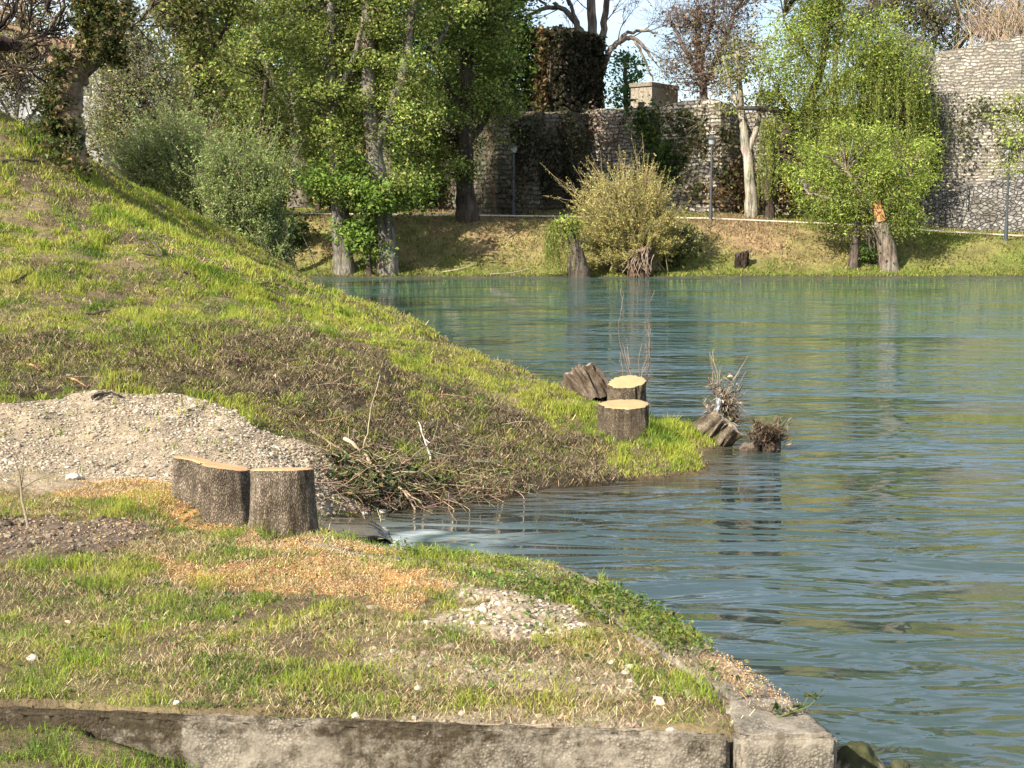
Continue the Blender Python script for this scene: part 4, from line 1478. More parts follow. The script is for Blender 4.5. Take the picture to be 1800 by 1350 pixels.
notg = lambda m: ~(m['gravel'] | m['soil'] | m['g2'])
strips('straw', 'dry straw and dead blades lying between the grass', 'straw', 260000, (-5.2, 2.2), (5.6, 11.9), lambda m, x, y, z, f: m['plat'] & notg(m) & (rng.random(len(x)) < np.clip((f - .3) * 2.6, .06, .9)), .06, .0026,
       [(.36, .28, .14), (.27, .19, .10), (.45, .37, .22), (.14, .10, .065)], M_litter, .015, (2.0, 2.5))
strips('leaf_litter', 'dark twigs and dead litter on the lower bank', 'litter', 260000, (-10, 3), (10.5, 19), lambda m, x, y, z, f: ((m['litter'] | m['mud']) & (rng.random(len(x)) < np.clip((f - .3) * 3, .1, 1)) | (rng.random(len(x)) < .12)) & ~m['plat'] & ~m['gravel'] & (z > .0), .11, .007,
       [(.115, .085, .055), (.20, .15, .09), (.065, .05, .035), (.33, .255, .155), (.11, .10, .04)], M_litter, .04, (1.7, 2.6))
strips('leaf_litter', 'dry litter scattered over the upper bank', 'litter', 60000, (-14, 2), (18, 32), lambda m, x, y, z, f: (rng.random(len(x)) < np.clip((f - .35) * 3, 0, .9)), .13, .012,
       [(.20, .15, .09), (.30, .23, .13), (.10, .075, .05)], M_litter, .03, (1.7, 2.6))
strips('sawdust', 'orange sawdust and chips around the stumps', 'sawdust', 560000, (-4.2, 1.6), (5.6, 11.4), lambda m, x, y, z, f: ((m['saw1'] | m['saw2'] | m['saw3']) & (rng.random(len(x)) < np.clip((f - .25) * 3, .1, 1))) | (m['plat'] & (y > 8.2) & (rng.random(len(x)) < .05)), .014, .006,
       [(.50, .27, .10), (.62, .40, .17), (.42, .20, .07), (.66, .48, .26)], M_chip, .012, (1.6, 2.7))


def pebs(name, label, n, xr, yr, sel, sz, pal, big=.05):
    x, y, z = cover(n, xr, yr)
    k = sel(masks(x, y, z), x, y, z)
    x, y, z = x[k], y[k], z[k]
    n = len(x)
    s = sz * (.3 + rng.random(n) ** 3 * 2.2)
    s = np.where(rng.random(n) < big, s * 2.0, s)
    b = MB()
    b.pebbles(np.stack([x, y, z + s * .08], -1), s, pick(pal, n, amt=.2, hue=.03))
    print(name, n)
    return tag(b.build(name, M_stone), label, 'gravel', kind='stuff')


PALS = [(.33, .265, .19), (.28, .225, .16), (.42, .36, .28), (.22, .175, .125)]
pebs('gravel', 'pale gravel bank below the slope', 210000, (-8, -.5), (11, 15), lambda m, x, y, z: (m['gravel'] & (rng.random(len(x)) < .35 + .65 * (fbm(x * 2, y * 2, seed=77) > .52)) | (rng.random(len(x)) < .012)) & ~m['plat'] & (z > .02), .0155, PALS, .05)
pebs('gravel', 'scattered pale pebbles among the platform grass', 42000, (-2.6, 1.6), (5.7, 9), lambda m, x, y, z: m['g2'] & (rng.random(len(x)) < .6) | (m['g3'] | m['g4']) & (rng.random(len(x)) < .2) | (m['plat'] & (rng.random(len(x)) < .01)), .018, PALS)
pebs('soil_clods', 'dug grey-brown soil clods round the sapling', 12000, (-6, -2), (8.6, 10.6), lambda m, x, y, z: m['soil'], .018, [(.17, .13, .09), (.13, .10, .07), (.21, .165, .12)])

# low broad-leaved weeds on the river edge of the platform
x, y, z = cover(60000, (-2, 1.6), (6.0, 9.6))
z, inq = coping_z(x, y, z)
px, py = proj(np.stack([x, y, z], -1))
f = fbm(x * 4, y * 4, seed=140, oct=3)
k = inpoly(px, py, [(680, 955), (860, 985), (1000, 1020), (1090, 1035), (1180, 1080), (1255, 1130), (1260, 1200), (1120, 1130), (1000, 1075), (860, 1030), (760, 1000)]) & (f > .47) | (rng.random(len(x)) < .02)
k &= (edge_side(x, y) | inq)
C = np.stack([x, y, z + .01 + .05 * rng.random(len(x))], -1)[k]
b = MB()
b.leaves(C, .022, pick([(.07, .12, .025), (.11, .18, .03), (.18, .23, .05), (.20, .19, .07)], len(C)), up=.6, asp=.7)
tag(b.build('ground_weeds', M_leaf), 'clover-like weeds along the river edge of the platform', 'weeds', kind='stuff')
# broad weeds scattered on the slopes
C, cc = [], []
for k in range(420):
    xx_, yy_ = rng.uniform(-9, 2), rng.uniform(6, 24)
    if abs(xx_) > .42 * yy_:
        continue
    zz_ = float(H(xx_, yy_))
    mm_ = masks(np.array([xx_]), np.array([yy_]), np.array([zz_]))
    if zz_ < .1 or mm_['gravel'][0] or mm_['soil'][0] or (not mm_['plat'][0] and yy_ < 11):
        continue
    m = random.randint(14, 40)
    r_ = .04 + .10 * random.random()
    C.append(np.array((xx_, yy_, zz_ + .03)) + rng.normal(size=(m, 3)) * (r_, r_, .02))
    cc.append(pick([(.05, .11, .02), (.08, .15, .03), (.12, .20, .035), (.16, .17, .06)], 1)[0] * np.ones((m, 1)))
C, cc = np.vstack(C), np.vstack(cc)
b = MB()
b.leaves(C, .028, vary(1, len(C), .2, .08) * cc, up=.9, asp=.6)
tag(b.build('ground_weeds', M_leaf), 'broad-leaved weeds dotted through the grass', 'weeds', kind='stuff')
# ================================================================== across the river
def GF(px, py):
    Y = np.arange(73, 130, 0.05)
    p0, p1 = P(px, py, 1.0), P(px, py, 2.0)
    d = p1 - p0
    X, Z = p0[0] + d[0] * (Y - 1), p0[2] + d[2] * (Y - 1)
    k = np.nonzero(Z <= np.maximum(HF(X, Y), -.05))[0]
    k = k[0] if len(k) else len(Y) - 1
    return np.array((X[k], Y[k], Z[k]))


YG = [(.175, .23, .045), (.26, .30, .066), (.33, .34, .11), (.115, .165, .032)]      # young poplar leaves
MG = [(.10, .17, .028), (.15, .235, .038), (.21, .28, .055)]                        # fresh mid green
WG = [(.24, .31, .05), (.30, .355, .07), (.18, .25, .042), (.35, .37, .095)]     # willow
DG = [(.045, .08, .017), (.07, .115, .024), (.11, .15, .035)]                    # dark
OL = [(.18, .18, .06), (.23, .215, .08), (.13, .135, .045), (.24, .19, .10)]       # olive, twiggy
BR = [(.20, .125, .095), (.26, .17, .13), (.14, .10, .065), (.17, .16, .06)]      # reddish buds
YE = [(.46, .40, .12), (.38, .34, .095), (.52, .45, .18), (.28, .26, .08)]        # yellow catkins
GREY, DBARK, PALE = (.20, .175, .145), (.075, .058, .045), (.33, .29, .235)


def smooth_path(pts, k=5):
    pts = np.asarray(pts, float)
    if len(pts) < 3:
        return np.array([pts[0] + (pts[-1] - pts[0]) * f for f in np.linspace(0, 1, k)])
    o = []
    for i in range(len(pts) - 1):
        p0, p1, p2, p3 = pts[max(i - 1, 0)], pts[i], pts[i + 1], pts[min(i + 2, len(pts) - 1)]
        for f in np.linspace(0, 1, k, endpoint=False):
            o.append(.5 * ((2 * p1) + (-p0 + p2) * f + (2 * p0 - 5 * p1 + 4 * p2 - p3) * f * f + (-p0 + 3 * p1 - 3 * p2 + p3) * f ** 3))
    o.append(pts[-1])
    return np.array(o)


def tree(name, label, trunk, Y=None, limbs=(), blobs=(), ncl=16, lpc=175, lsize=.165, clr=.50, pal=YG, bark=GREY, cat='tree', group=None, strands=(), spal=None, twigs=0, bare=(), flare=1.12, sides=14, wts=None, up=.3, asp=.6, dvar=0.75, jit=.12, brad=.05, tlen=2.2):
    """trunk: (px, py, radius px); limbs: (px, py, radius px, offset in depth m); blobs: (px, py, rx, ry[, offset m])"""
    if Y is None:
        b0 = GF(trunk[0][0], trunk[0][1])
        Y = b0[1]
    else:
        b0 = P(trunk[0][0], trunk[0][1], Y)
        if Y > 60:
            b0[2] = float(HF(b0[0], Y))
        elif Y > 30:
            b0[2] = float(H(b0[0], Y))
    t = thing(name, label, cat, b0, group)
    s = Y / FPX
    nodes = []
    tb = MB()
    tp = [b0 - (0, 0, .3)] + [P(p[0], p[1], Y) for p in trunk[1:]]
    tr = [trunk[0][2] * s * flare] + [p[2] * s for p in trunk[1:]]
    sp_ = smooth_path(np.column_stack([tp, tr]), 6)
    if len(sp_) > 6:
        sp_[1:4, 3] *= (.93, .95, .98)
    sp_[:, :2] += rng.normal(size=(len(sp_), 2)) * s * .8
    cl = vary(bark, len(sp_), .12, .04)
    tb.tube(sp_[:, :3], np.maximum(sp_[:, 3], .02), sides, cl, jit=jit)
    nodes += [p for p in sp_[len(sp_) // 3:, :3]]
    for L in limbs:
        q = np.array([np.append(P(p[0], p[1], Y + (p[3] if len(p) > 3 else 0)), p[2] * s) for p in L])
        q = smooth_path(q, 5)
        q[1:, :3] += rng.normal(size=(len(q) - 1, 3)) * s * 1.2
        tb.tube(q[:, :3], np.maximum(q[:, 3], .018), 7, vary(bark, len(q), .12, .04), jit=jit)
        nodes += [p for p in q[len(q) // 3:, :3]]
    nodes = np.array(nodes)
    cb = MB()
    for B in blobs:
        px, py, rx, ry = B[:4]
        off = B[4] if len(B) > 4 else 0
        c = P(px, py, Y + off)
        rad = np.array((rx * s, (rx + ry) * .5 * s, ry * s))
        n = max(5, int(1.75 * ncl * (rx * ry) / 5600. * (1 if len(B) < 6 else B[5]) * (Y / 78.) ** 1.2))
        u = rng.normal(size=(n, 3))
        u /= np.linalg.norm(u, axis=1)[:, None]
        cc = c + u * (rng.random((n, 1)) ** .42) * rad
        for k in cc:
            i = np.argmin(np.linalg.norm((nodes - k) * (1, 1, 1.4) + (0, 0, .6), axis=1))
            a = nodes[i]
            d = k - a
            m1 = a + d * .4 + rng.normal(size=3) * np.linalg.norm(d) * .08 + (0, 0, .08 * np.linalg.norm(d))
            r0 = min(brad, .012 + .012 * np.linalg.norm(d))
            tb.tube([a, m1, a + d * .75 + rng.normal(size=3) * .1, k], [r0, r0 * .8, r0 * .55, r0 * .3], 4, vary(bark, 4, .1) * .8, cap=False)
            for _ in range(twigs):
                twig_tree(tb, k, rng.normal(size=3) + (0, 0, .4), tlen * (.5 + .6 * random.random()), .022, 1, np.array(bark) * .9, .5, 4, (2, 4), .15, .011, .6, .12, None, 3)
            nl = int(lpc * (.5 + random.random()))
            g = rng.normal(size=(nl, 3)) * np.array((1, 1, .62)) * clr * (.7 + .6 * random.random())
            tone = 1 + .22 * random.gauss(0, 1) * dvar * 2
            cb.leaves(k + g, lsize, pick(pal, nl, wts, amt=.18) * max(.55, tone), up=up, asp=asp)
    for (px, py, rx, ry, n, ln, *o) in strands:
        c = P(px, py, Y + (o[0] if o else 0))
        u = rng.normal(size=(n, 3))
        u /= np.linalg.norm(u, axis=1)[:, None]
        cc = c + u * (rng.random((n, 1)) ** .5) * np.array((rx * s, rx * s * .8, ry * s))
        for k in cc:
            L = ln * (.4 + .8 * random.random())
            m = int(L / .075)
            f = np.linspace(0, 1, m)[:, None]
            sway = rng.normal(size=3) * (.35, .35, 0)
            line = k + np.array((0, 0, -L)) * f + sway * np.sin(f * 2.2)
            tb.tube(line[::max(1, m // 4)], .010, 3, (.17, .17, .06), cap=False)
            cb.leaves(line + rng.normal(size=(m, 3)) * .05, lsize * .72, pick(spal or pal, m, amt=.15), up=0, asp=.36, droop=2.5)
    for (px, py, dx, dz, ln, rr, dep, *o) in bare:
        a = P(px, py, Y + (o[0] if o else 0))
        twig_tree(tb, a, np.array((dx, rng.normal() * .3, dz)), ln, rr, dep, np.array(bark) * .85, .48, 6, (3, 5), .12, .012, .6, .13, None, 5)
    tb.build('trunk', M_bark if Y > 40 else M_bark, t, smooth=True)
    if cb.n:
        cb.build('crown', M_leaf, t)
    return t


def sprays(name, label, base, Y, blobs, nst, lpl, lsize, pal, bark, cat='shrub', z=None, tuft=.5, up=.1, kids=3, rad=.02, leafy=.35, spread=.5):
    """many-stemmed shrub: stems fan out from the base, small leaves along their outer part"""
    b0 = P(base[0], base[1], Y)
    if z is not None:
        b0[2] = z
    t = thing(name, label, cat, b0)
    s = Y / FPX
    tb, cb = MB(), MB()
    for (px, py, rx, ry, *o) in blobs:
        c = P(px, py, Y + (o[0] if o else 0))
        n = int(nst * (o[1] if len(o) > 1 else 1))
        u = rng.normal(size=(n, 3))
        u /= np.linalg.norm(u, axis=1)[:, None]
        E = c + u * (rng.random((n, 1)) ** .4) * np.array((rx * s, rx * s, ry * s))
        for e in E:
            a = b0 + rng.normal(size=3) * (spread, spread * .7, 0)
            mid = a + (e - a) * .5 + np.array((0, 0, .12 * np.linalg.norm(e - a))) + rng.normal(size=3) * .1
            ln = smooth_path([a, mid, e], 5)
            tb.tube(ln, np.linspace(rad, rad * .35, len(ln)), 4, vary(bark, len(ln), .15), cap=False)
            seg = [ln[int(len(ln) * leafy):]]
            for _ in range(kids):
                i = random.randint(int(len(ln) * .35), len(ln) - 1)
                d = (ln[i] - ln[max(0, i - 1)])
                d = d / (np.linalg.norm(d) + 1e-6) + rng.normal(size=3) * .45 + (0, 0, .25)
                k2 = np.array([ln[i] + d * f * random.uniform(.7, 1.3) * np.linalg.norm(e - a) * .22 for f in np.linspace(0, 1, 5)])
                tb.tube(k2, np.linspace(rad * .5, rad * .25, 5), 3, vary(bark, 5, .15), cap=False)
                seg.append(k2)
            for sg in seg:
                i = rng.integers(0, len(sg) - 1, lpl)
                f = rng.random((lpl, 1))
                C = sg[i] * (1 - f) + sg[i + 1] * f + rng.normal(size=(lpl, 3)) * tuft * .12
                cb.leaves(C, lsize, pick(pal, lpl, amt=.22) * (1 + .15 * random.gauss(0, 1)), up=up, asp=.45)
    tb.build('stems', M_twig, t)
    cb.build('crown', M_leaf, t)
    return t


# ---- fortress walls
def wall(name, label, pts, mat, thick=1.4, batter=.07, step=.45, rough=.10, cat='stone wall', topvar=.22, zbase=None, seed=0):
    """pts: (x, y, ztop) in plan, outer face first; base follows the bank"""
    P_ = np.asarray(pts, float)
    seg = np.hypot(np.diff(P_[:, 0]), np.diff(P_[:, 1]))
    S_ = np.concatenate([[0], np.cumsum(seg)])
    n = max(2, int(S_[-1] / step)) + 1
    s = np.linspace(0, S_[-1], n)
    x, y, zt = [np.interp(s, S_, P_[:, k]) for k in range(3)]
    tx, ty = np.gradient(x), np.gradient(y)
    L = np.hypot(tx, ty)
    nx_, ny_ = ty / L, -tx / L            # outward: to the right of travel
    zb = (HF(x, y) - .7) if zbase is None else np.full(n, zbase)
    zt = zt + topvar * (np.floor(vn(s / .9, 0 * s, seed=seed) * 3) / 2 - .5) + topvar * .8 * (fbm(s * .25, 0 * s, seed=seed + 1) - .5)
    hmax = (zt - zb).max()
    m = max(3, int(hmax / step)) + 1
    f = np.linspace(0, 1, m)[:, None]
    Z = zb + (zt - zb) * f
    off = batter * (zt - Z)
    off = off + rough * 2 * (fbm(s[None] * .9 + 0 * Z, Z * .9, seed=seed + 2) - .5) + rough * (vn(s[None] * 2.6 + 0 * Z, Z * 3.0, seed=seed + 5) - .5)
    X, Y_ = x + nx_ * off, y + ny_ * off
    V = np.stack([X, Y_, Z], -1).reshape(-1, 3)
    U = np.stack([np.broadcast_to(s, Z.shape), Z], -1).reshape(-1, 2)
    # top and back
    for k, (dz, dt) in enumerate([(.03, thick * .5), (0, thick), (-(hmax), thick)]):
        V = np.vstack([V, np.stack([x - nx_ * dt, y - ny_ * dt, zt + dz], -1)])
        U = np.vstack([U, np.stack([s, zt + dt + (0 if k < 2 else hmax)], -1)])
    m2 = m + 3
    ii = (np.arange(m2 - 1)[:, None] * n + np.arange(n - 1)[None]).ravel()
    q = np.stack([ii, ii + 1, ii + n + 1, ii + n], -1)
    # ends
    tri = []
    for e in (0, n - 1):
        back = (m2 - 1) * n + e
        for r in range(m2 - 2):
            a, c = r * n + e, (r + 1) * n + e
            tri.append((a, c, back) if e == 0 else (c, a, back))
    o0 = np.array((x[0], y[0], zb[0]))
    me = mesh(name, V - o0, q, tri, None, U, False, mat)
    o = bpy.data.objects.new(name, me)
    COL.objects.link(o)
    o.location = o0
    return tag(o, label, cat)


def at(px, py, Y):
    p = P(px, py, Y)
    return (p[0], p[1], p[2])


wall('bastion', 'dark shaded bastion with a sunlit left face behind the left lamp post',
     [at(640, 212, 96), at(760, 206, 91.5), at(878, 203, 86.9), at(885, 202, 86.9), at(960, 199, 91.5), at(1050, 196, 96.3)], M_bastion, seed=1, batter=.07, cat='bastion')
wall('stone_wall', 'sunlit long fortress wall behind the yellow shrub',
     [at(1030, 197, 96.2), at(1120, 192, 93.8), at(1180, 182, 92.0), at(1262, 177, 90.2), at(1282, 180, 91), at(1296, 186, 93.5), at(1300, 188, 97)], M_wall, seed=2, batter=.09)
wall('stone_wall', 'stretch of fortress wall hidden behind the big willow', [at(1286, 200, 93.2), at(1400, 196, 92.6), at(1500, 190, 92.2), at(1625, 180, 91.5)], M_wall, seed=11)
wall('stone_wall', 'sunlit pale fortress wall standing at the far right', [at(1598, 175, 93), at(1606, 166, 89.6), at(1680, 160, 88.8), at(1800, 152, 87.8), at(1960, 146, 87)], M_wall_light, seed=21, batter=.1)
wall('stone_wall', 'upper terrace wall with sloping top at the far right', [at(1640, 96, 95), at(1648, 93, 93), at(1720, 78, 92.2), at(1795, 62, 91.6), at(1830, 66, 92), at(1960, 72, 92)], M_wall_light, seed=31, zbase=9.5, topvar=.1, batter=.05)
wall('retaining_wall', 'low rubble retaining wall with sloping top at far right', [at(1590, 362, 88.2), at(1612, 352, 87.2), at(1700, 328, 86.2), at(1800, 299, 85.4), at(1960, 270, 84.4)], M_rubble, seed=41, batter=.05, topvar=.12)
wall('ruin', 'broken stone ruin rising above the willow crown', [at(1520, 118, 99), at(1545, 62, 97.5), at(1590, 56, 97.2), at(1610, 66, 97.4), at(1640, 84, 98)], M_rubble, seed=51, zbase=9.5, topvar=.8, batter=.05, cat='ruin')

# tower under ivy
tw = thing('stone_tower', 'square stone tower under dark ivy above the wall', 'tower', (at(968, 60, 96)[0], 97.5, 9.5))
cnr = [at(930, 62, 98.8), at(968, 55, 96.6), at(1050, 52, 101.5)]
c4 = (cnr[0][0] + cnr[2][0] - cnr[1][0], cnr[0][1] + cnr[2][1] - cnr[1][1], cnr[0][2])
pl_ = [np.array(c[:2]) for c in cnr + [c4]]
nn_ = 22
V, U, q = [], [], []
ring = []
for a in range(4):
    for k in range(nn_):
        ring.append(pl_[a] + (pl_[(a + 1) % 4] - pl_[a]) * k / nn_)
ring = np.array(ring)
cen = ring.mean(0)
nr_ = len(ring)
lv = np.linspace(9.2, cnr[1][2], 20)
for j, z in enumerate(lv):
    for i, p in enumerate(ring):
        d = .9 * (float(fbm(i * .11, j * .16, seed=7)) - .5) - 1.0 * max(0, (j - 14) / 5) ** 2 + .22 * (float(vn(i * 1.1, j * 1.1, seed=9)) - .5)
        w = p + (p - cen) / np.linalg.norm(p - cen) * (d - .03 * j * .3)
        V.append((w[0], w[1], z + (1.1 * (float(vn(i * .22, 0, seed=3)) - .5) if j == 19 else 0)))
        U.append((i * .25, z))
q = [(j * nr_ + i, j * nr_ + (i + 1) % nr_, (j + 1) * nr_ + (i + 1) % nr_, (j + 1) * nr_ + i) for j in range(19) for i in range(nr_)]
V.append((cen[0], cen[1], cnr[1][2] + .1))
U.append((0, 20))
tri = [(19 * nr_ + i, 19 * nr_ + (i + 1) % nr_, 20 * nr_) for i in range(nr_)]
me = mesh('walls', np.array(V) - np.array(tw['_o']), q, tri, None, U, False, M_tower)
o = bpy.data.objects.new('walls', me)
COL.objects.link(o)
o.parent = tw


def facecover(b, A, B, z0, z1, n, lsize, pal, depth=.3, thr=.4, seed=0, fscale=.8, hang=1.0, asp=.7, dens=None):
    """leaves over the outer face from plan point A to B"""
    A, B = np.array(A[:2]), np.array(B[:2])
    d = B - A
    L = np.linalg.norm(d)
    nrm = np.array((d[1], -d[0])) / L
    u, v = rng.random(n), rng.random(n)
    z = z0 + (z1 - z0) * v
    k = fbm(u * L * fscale, z * fscale * .6, seed=seed) > (thr if dens is None else thr + dens(u, v))
    u, z = u[k], z[k]
    m = len(u)
    xy = A + d * u[:, None] + nrm * (rng.random((m, 1)) * depth + .08)
    b.leaves(np.column_stack([xy, z]), lsize, pick(pal, m, amt=.25), up=.1, asp=asp, droop=hang)


b = MB()
facecover(b, cnr[1], cnr[2], 9.5, cnr[1][2] + .3, 9000, .3, [(.035, .04, .018), (.06, .05, .03), (.025, .03, .012), (.09, .07, .045)], .8, .36, 3)
facecover(b, cnr[0], cnr[1], 9.5, cnr[1][2] + .3, 4200, .28, [(.20, .13, .06), (.13, .09, .04), (.10, .11, .03), (.26, .18, .09)], .8, .40, 5)
u = rng.random((2600, 2))
A_, B_, D_ = [np.array(c[:2]) for c in (cnr[1], cnr[2], cnr[0])]
xy = A_ + (B_ - A_) * u[:, :1] + (D_ - A_) * u[:, 1:]
b.leaves(np.column_stack([xy, cnr[1][2] - .3 + (rng.random(2600) ** 1.5) * (.3 + 1.6 * np.sin(u[:, 0] * 3.1) * np.sin(u[:, 1] * 3.1) * fbm(u[:, 0] * 6, u[:, 1] * 6, seed=8))]), .3, pick([(.06, .08, .02), (.10, .11, .03), (.14, .10, .04)], 2600), up=.5)
b.build('ivy', M_leaf, tw)

# concrete hut
hc = [at(1109, 155, 98.6), at(1146, 151, 97.6), at(1192, 151, 100.6)]
hut = thing('concrete_hut', 'small flat-roofed grey concrete hut on top of the wall', 'hut', (hc[1][0], 98.5, 9.8))
A_, B_, C_ = [np.array(c[:2]) for c in hc]
D_ = A_ + C_ - B_
b = MB()
zt = hc[1][2]
Q = [A_, B_, C_, D_]
V = [(p[0], p[1], 9.0) for p in Q] + [(p[0], p[1], zt) for p in Q]
b.add(V, [(0, 1, 5, 4), (1, 2, 6, 5), (2, 3, 7, 6), (3, 0, 4, 7)], None, (.25, .25, .25))
b.build('walls', M_hut, hut)
b = MB()
cc = sum(Q) / 4
V = [(*(cc + (p - cc) * 1.06), zt + .004) for p in Q] + [(*(cc + (p - cc) * 1.06), zt + .28) for p in Q]
b.add(V, [(0, 1, 5, 4), (1, 2, 6, 5), (2, 3, 7, 6), (3, 0, 4, 7), (4, 5, 6, 7), (3, 2, 1, 0)], None, (.6, .6, .6))
b.build('roof', M_hut, hut)
b = MB()
dv = (B_ - A_)
nv = np.array((dv[1], -dv[0])) / np.linalg.norm(dv)
p0, p1 = A_ + dv * .36 + nv * .02, A_ + dv * .66 + nv * .02
z0, z1 = P(1128, 193, 98.5)[2], P(1128, 180, 98.5)[2]
V = [(*p0, z0), (*p1, z0), (*p1, z1), (*p0, z1)] + [(*(p - nv * .015), z) for p, z in ((p0, z0), (p1, z0), (p1, z1), (p0, z1))]
b.add(V, [(0, 1, 2, 3), (4, 7, 6, 5), (0, 4, 5, 1), (1, 5, 6, 2), (2, 6, 7, 3), (3, 7, 4, 0)], None, (.015, .013, .012))
b.build('window', M_litter, hut)

# creepers on the long wall
def creeper(label, patches, pal, lsize=.26, cat='ivy', name='ivy', droop=1.0):
    b = MB()
    o = None
    for (px, py, rx, ry, n, Y) in patches:
        # scatter on the wall face: clumps of leaves, denser in the middle
        s = Y / FPX
        k = max(4, n // 40)
        u = rng.normal(size=(k, 2)) * .55
        for a in u:
            m = int(40 * (.4 + 1.2 * random.random()))
            g = rng.normal(size=(m, 3)) * (.45, .16, .5)
            c = P(px + a[0] * rx, py + a[1] * ry, Y)
            if o is None:
                o = c
            b.leaves(c + g, lsize, pick(pal, m, amt=.22) * (1 + .2 * random.gauss(0, 1)), up=.2, asp=.75, droop=droop)
    return tag(b.build(name, M_leaf, origin=o), label, cat)


creeper('green ivy climbing the middle of the long wall', [(1150, 235, 30, 50, 900, 92.4), (1165, 285, 45, 25, 700, 91.6), (1195, 262, 30, 45, 500, 91.0), (1130, 210, 20, 20, 250, 93.2), (1175, 305, 35, 12, 300, 91.2)], [(.06, .11, .02), (.10, .16, .025), (.04, .07, .015)])
creeper('olive creeper spread along the right top of the long wall', [(1225, 205, 60, 16, 500, 90.5), (1245, 245, 45, 25, 500, 90.2), (1270, 300, 18, 30, 300, 89.9), (1215, 330, 12, 8, 60, 89.8)], [(.11, .11, .04), (.07, .08, .025), (.16, .12, .07)])
creeper('brown dead vines hanging on the wall behind the yellow shrub', [(1085, 245, 40, 45, 700, 94.2), (1050, 225, 25, 25, 250, 95.2), (1055, 290, 20, 50, 150, 94.6)], [(.28, .20, .15), (.34, .25, .18), (.18, .135, .09)], .20, 'vines', 'dead_vines', 2.0)
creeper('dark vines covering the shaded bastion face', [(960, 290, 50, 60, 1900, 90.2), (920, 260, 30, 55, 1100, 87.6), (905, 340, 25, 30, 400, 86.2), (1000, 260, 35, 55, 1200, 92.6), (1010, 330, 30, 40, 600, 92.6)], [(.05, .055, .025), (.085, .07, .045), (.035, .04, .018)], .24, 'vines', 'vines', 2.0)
creeper('rust brown dead bush against the wall beside the white trunk', [(1300, 320, 28, 45, 900, 90.6), (1375, 330, 30, 40, 900, 90.5), (1265, 345, 18, 22, 250, 89.3)], [(.17, .10, .045), (.11, .07, .035), (.07, .065, .025), (.22, .14, .06)], .24, 'bush', 'dead_bush')
creeper('sparse grey-green ivy on the pale right wall', [(1705, 195, 30, 14, 300, 87.6), (1660, 200, 22, 36, 200, 88.0), (1690, 250, 10, 40, 120, 87.2), (1755, 240, 40, 30, 120, 87.0)], [(.11, .12, .045), (.08, .10, .03), (.17, .15, .07)], .2)
creeper('ivy trailing down the left end of the pale right wall', [(1630, 240, 12, 70, 600, 88.0), (1618, 320, 8, 40, 200, 87.3)], [(.07, .11, .025), (.11, .14, .04), (.05, .06, .02)], .22)

# ---- lamp posts
M_glass = vmat('frosted_lamp_glass', 0.35, 3, .05, 0, 0, spec=.5)


def lamp(label, px, py, ytop):
    g = GF(px, py)
    Y = g[1]
    zt = P(px, ytop, Y)[2]
    t = thing('lamp_post', label, 'street lamp', g, 'lamp posts along the far path')
    col = (.05, .057, .065)
    b = MB()
    b.tube([g + (0, 0, -.2), g + (0, 0, .9), g + (0, 0, .92), (g[0], g[1], zt - .55)], [.115, .115, .075, .06], 12, col)
    b.build('pole', M_metal, t, smooth=False)
    b = MB()
    b.tube([g + (0, 0, -.1), g + (0, 0, .06)], [.2, .19], 12, col)
    b.build('base', M_metal, t)
    h = MB()
    c = np.array((g[0], g[1], zt))
    h.tube([c - (0, 0, .55), c - (0, 0, .50)], [.10, .17], 12, col)
    ho = h.build('lamp_head', M_metal, t)
    o = MB()
    o.tube([c - (0, 0, .50), c - (0, 0, .16)], [.15, .23], 12, (.30, .32, .33))
    gl = o.build('glass', M_glass)
    o = MB()
    o.tube([c - (0, 0, .16), c - (0, 0, .13), c - (0, 0, .04), c], [.34, .34, .14, .03], 14, col)
    cp = o.build('cap', M_metal)
    for k in (gl, cp):
        for v in k.data.vertices:
            v.co -= Vector(t['_o'])
        k.parent = ho
    return t


lamp('dark lamp post in front of the shaded bastion wall', 903, 381, 254)
lamp('dark lamp post between the yellow shrub and the white trunk', 1249, 388, 239)
lamp('dark lamp post in front of the rubble retaining wall', 1768, 422, 256)

# litter bin by the right lamp
g = GF(1785, 394)
t = thing('litter_bin', 'small black litter bin beside the right lamp post', 'bin', g)
b = MB()
b.tube([g + (0, 0, -.05), g + (0, 0, .45)], [.04, .04], 8, (.03, .03, .033))
b.build('post', M_metal, t)
b = MB()
b.box(g + (-.24, -.16, .38), g + (.24, .16, .92), (.028, .028, .032))
b.build('body', M_metal, t)
b = MB()
b.box(g + (-.28, -.2, .925), g + (.28, .2, .97), (.035, .035, .04))
b.build('lid', M_metal, t)

# railing on the retaining wall's left end
b = MB()
rp = [np.array(at(px, py, Y)) for px, py, Y in [(1612, 352, 86.6), (1650, 341, 86.3), (1700, 328, 85.9)]]
for p in rp:
    b.tube([p - (0, 0, 1.3), p + (0, 0, .15)], .035, 6, (.06, .06, .065))
b.tube([p + (0, 0, .1) for p in rp], .03, 6, (.06, .06, .065))
b.tube([p - (0, 0, .5) for p in rp], .025, 6, (.06, .06, .065))
tag(b.build('railing', M_metal, origin=rp[0]), 'thin dark metal railing before the rubble wall', 'railing')

# ---- houses far left behind the trees
M_plaster = vmat('white_plaster', 0.9, 2, .12, 20, .2, .02)
M_roof = vmat('roof_tiles', 0.85, 4, .3, 12, .6, .05)


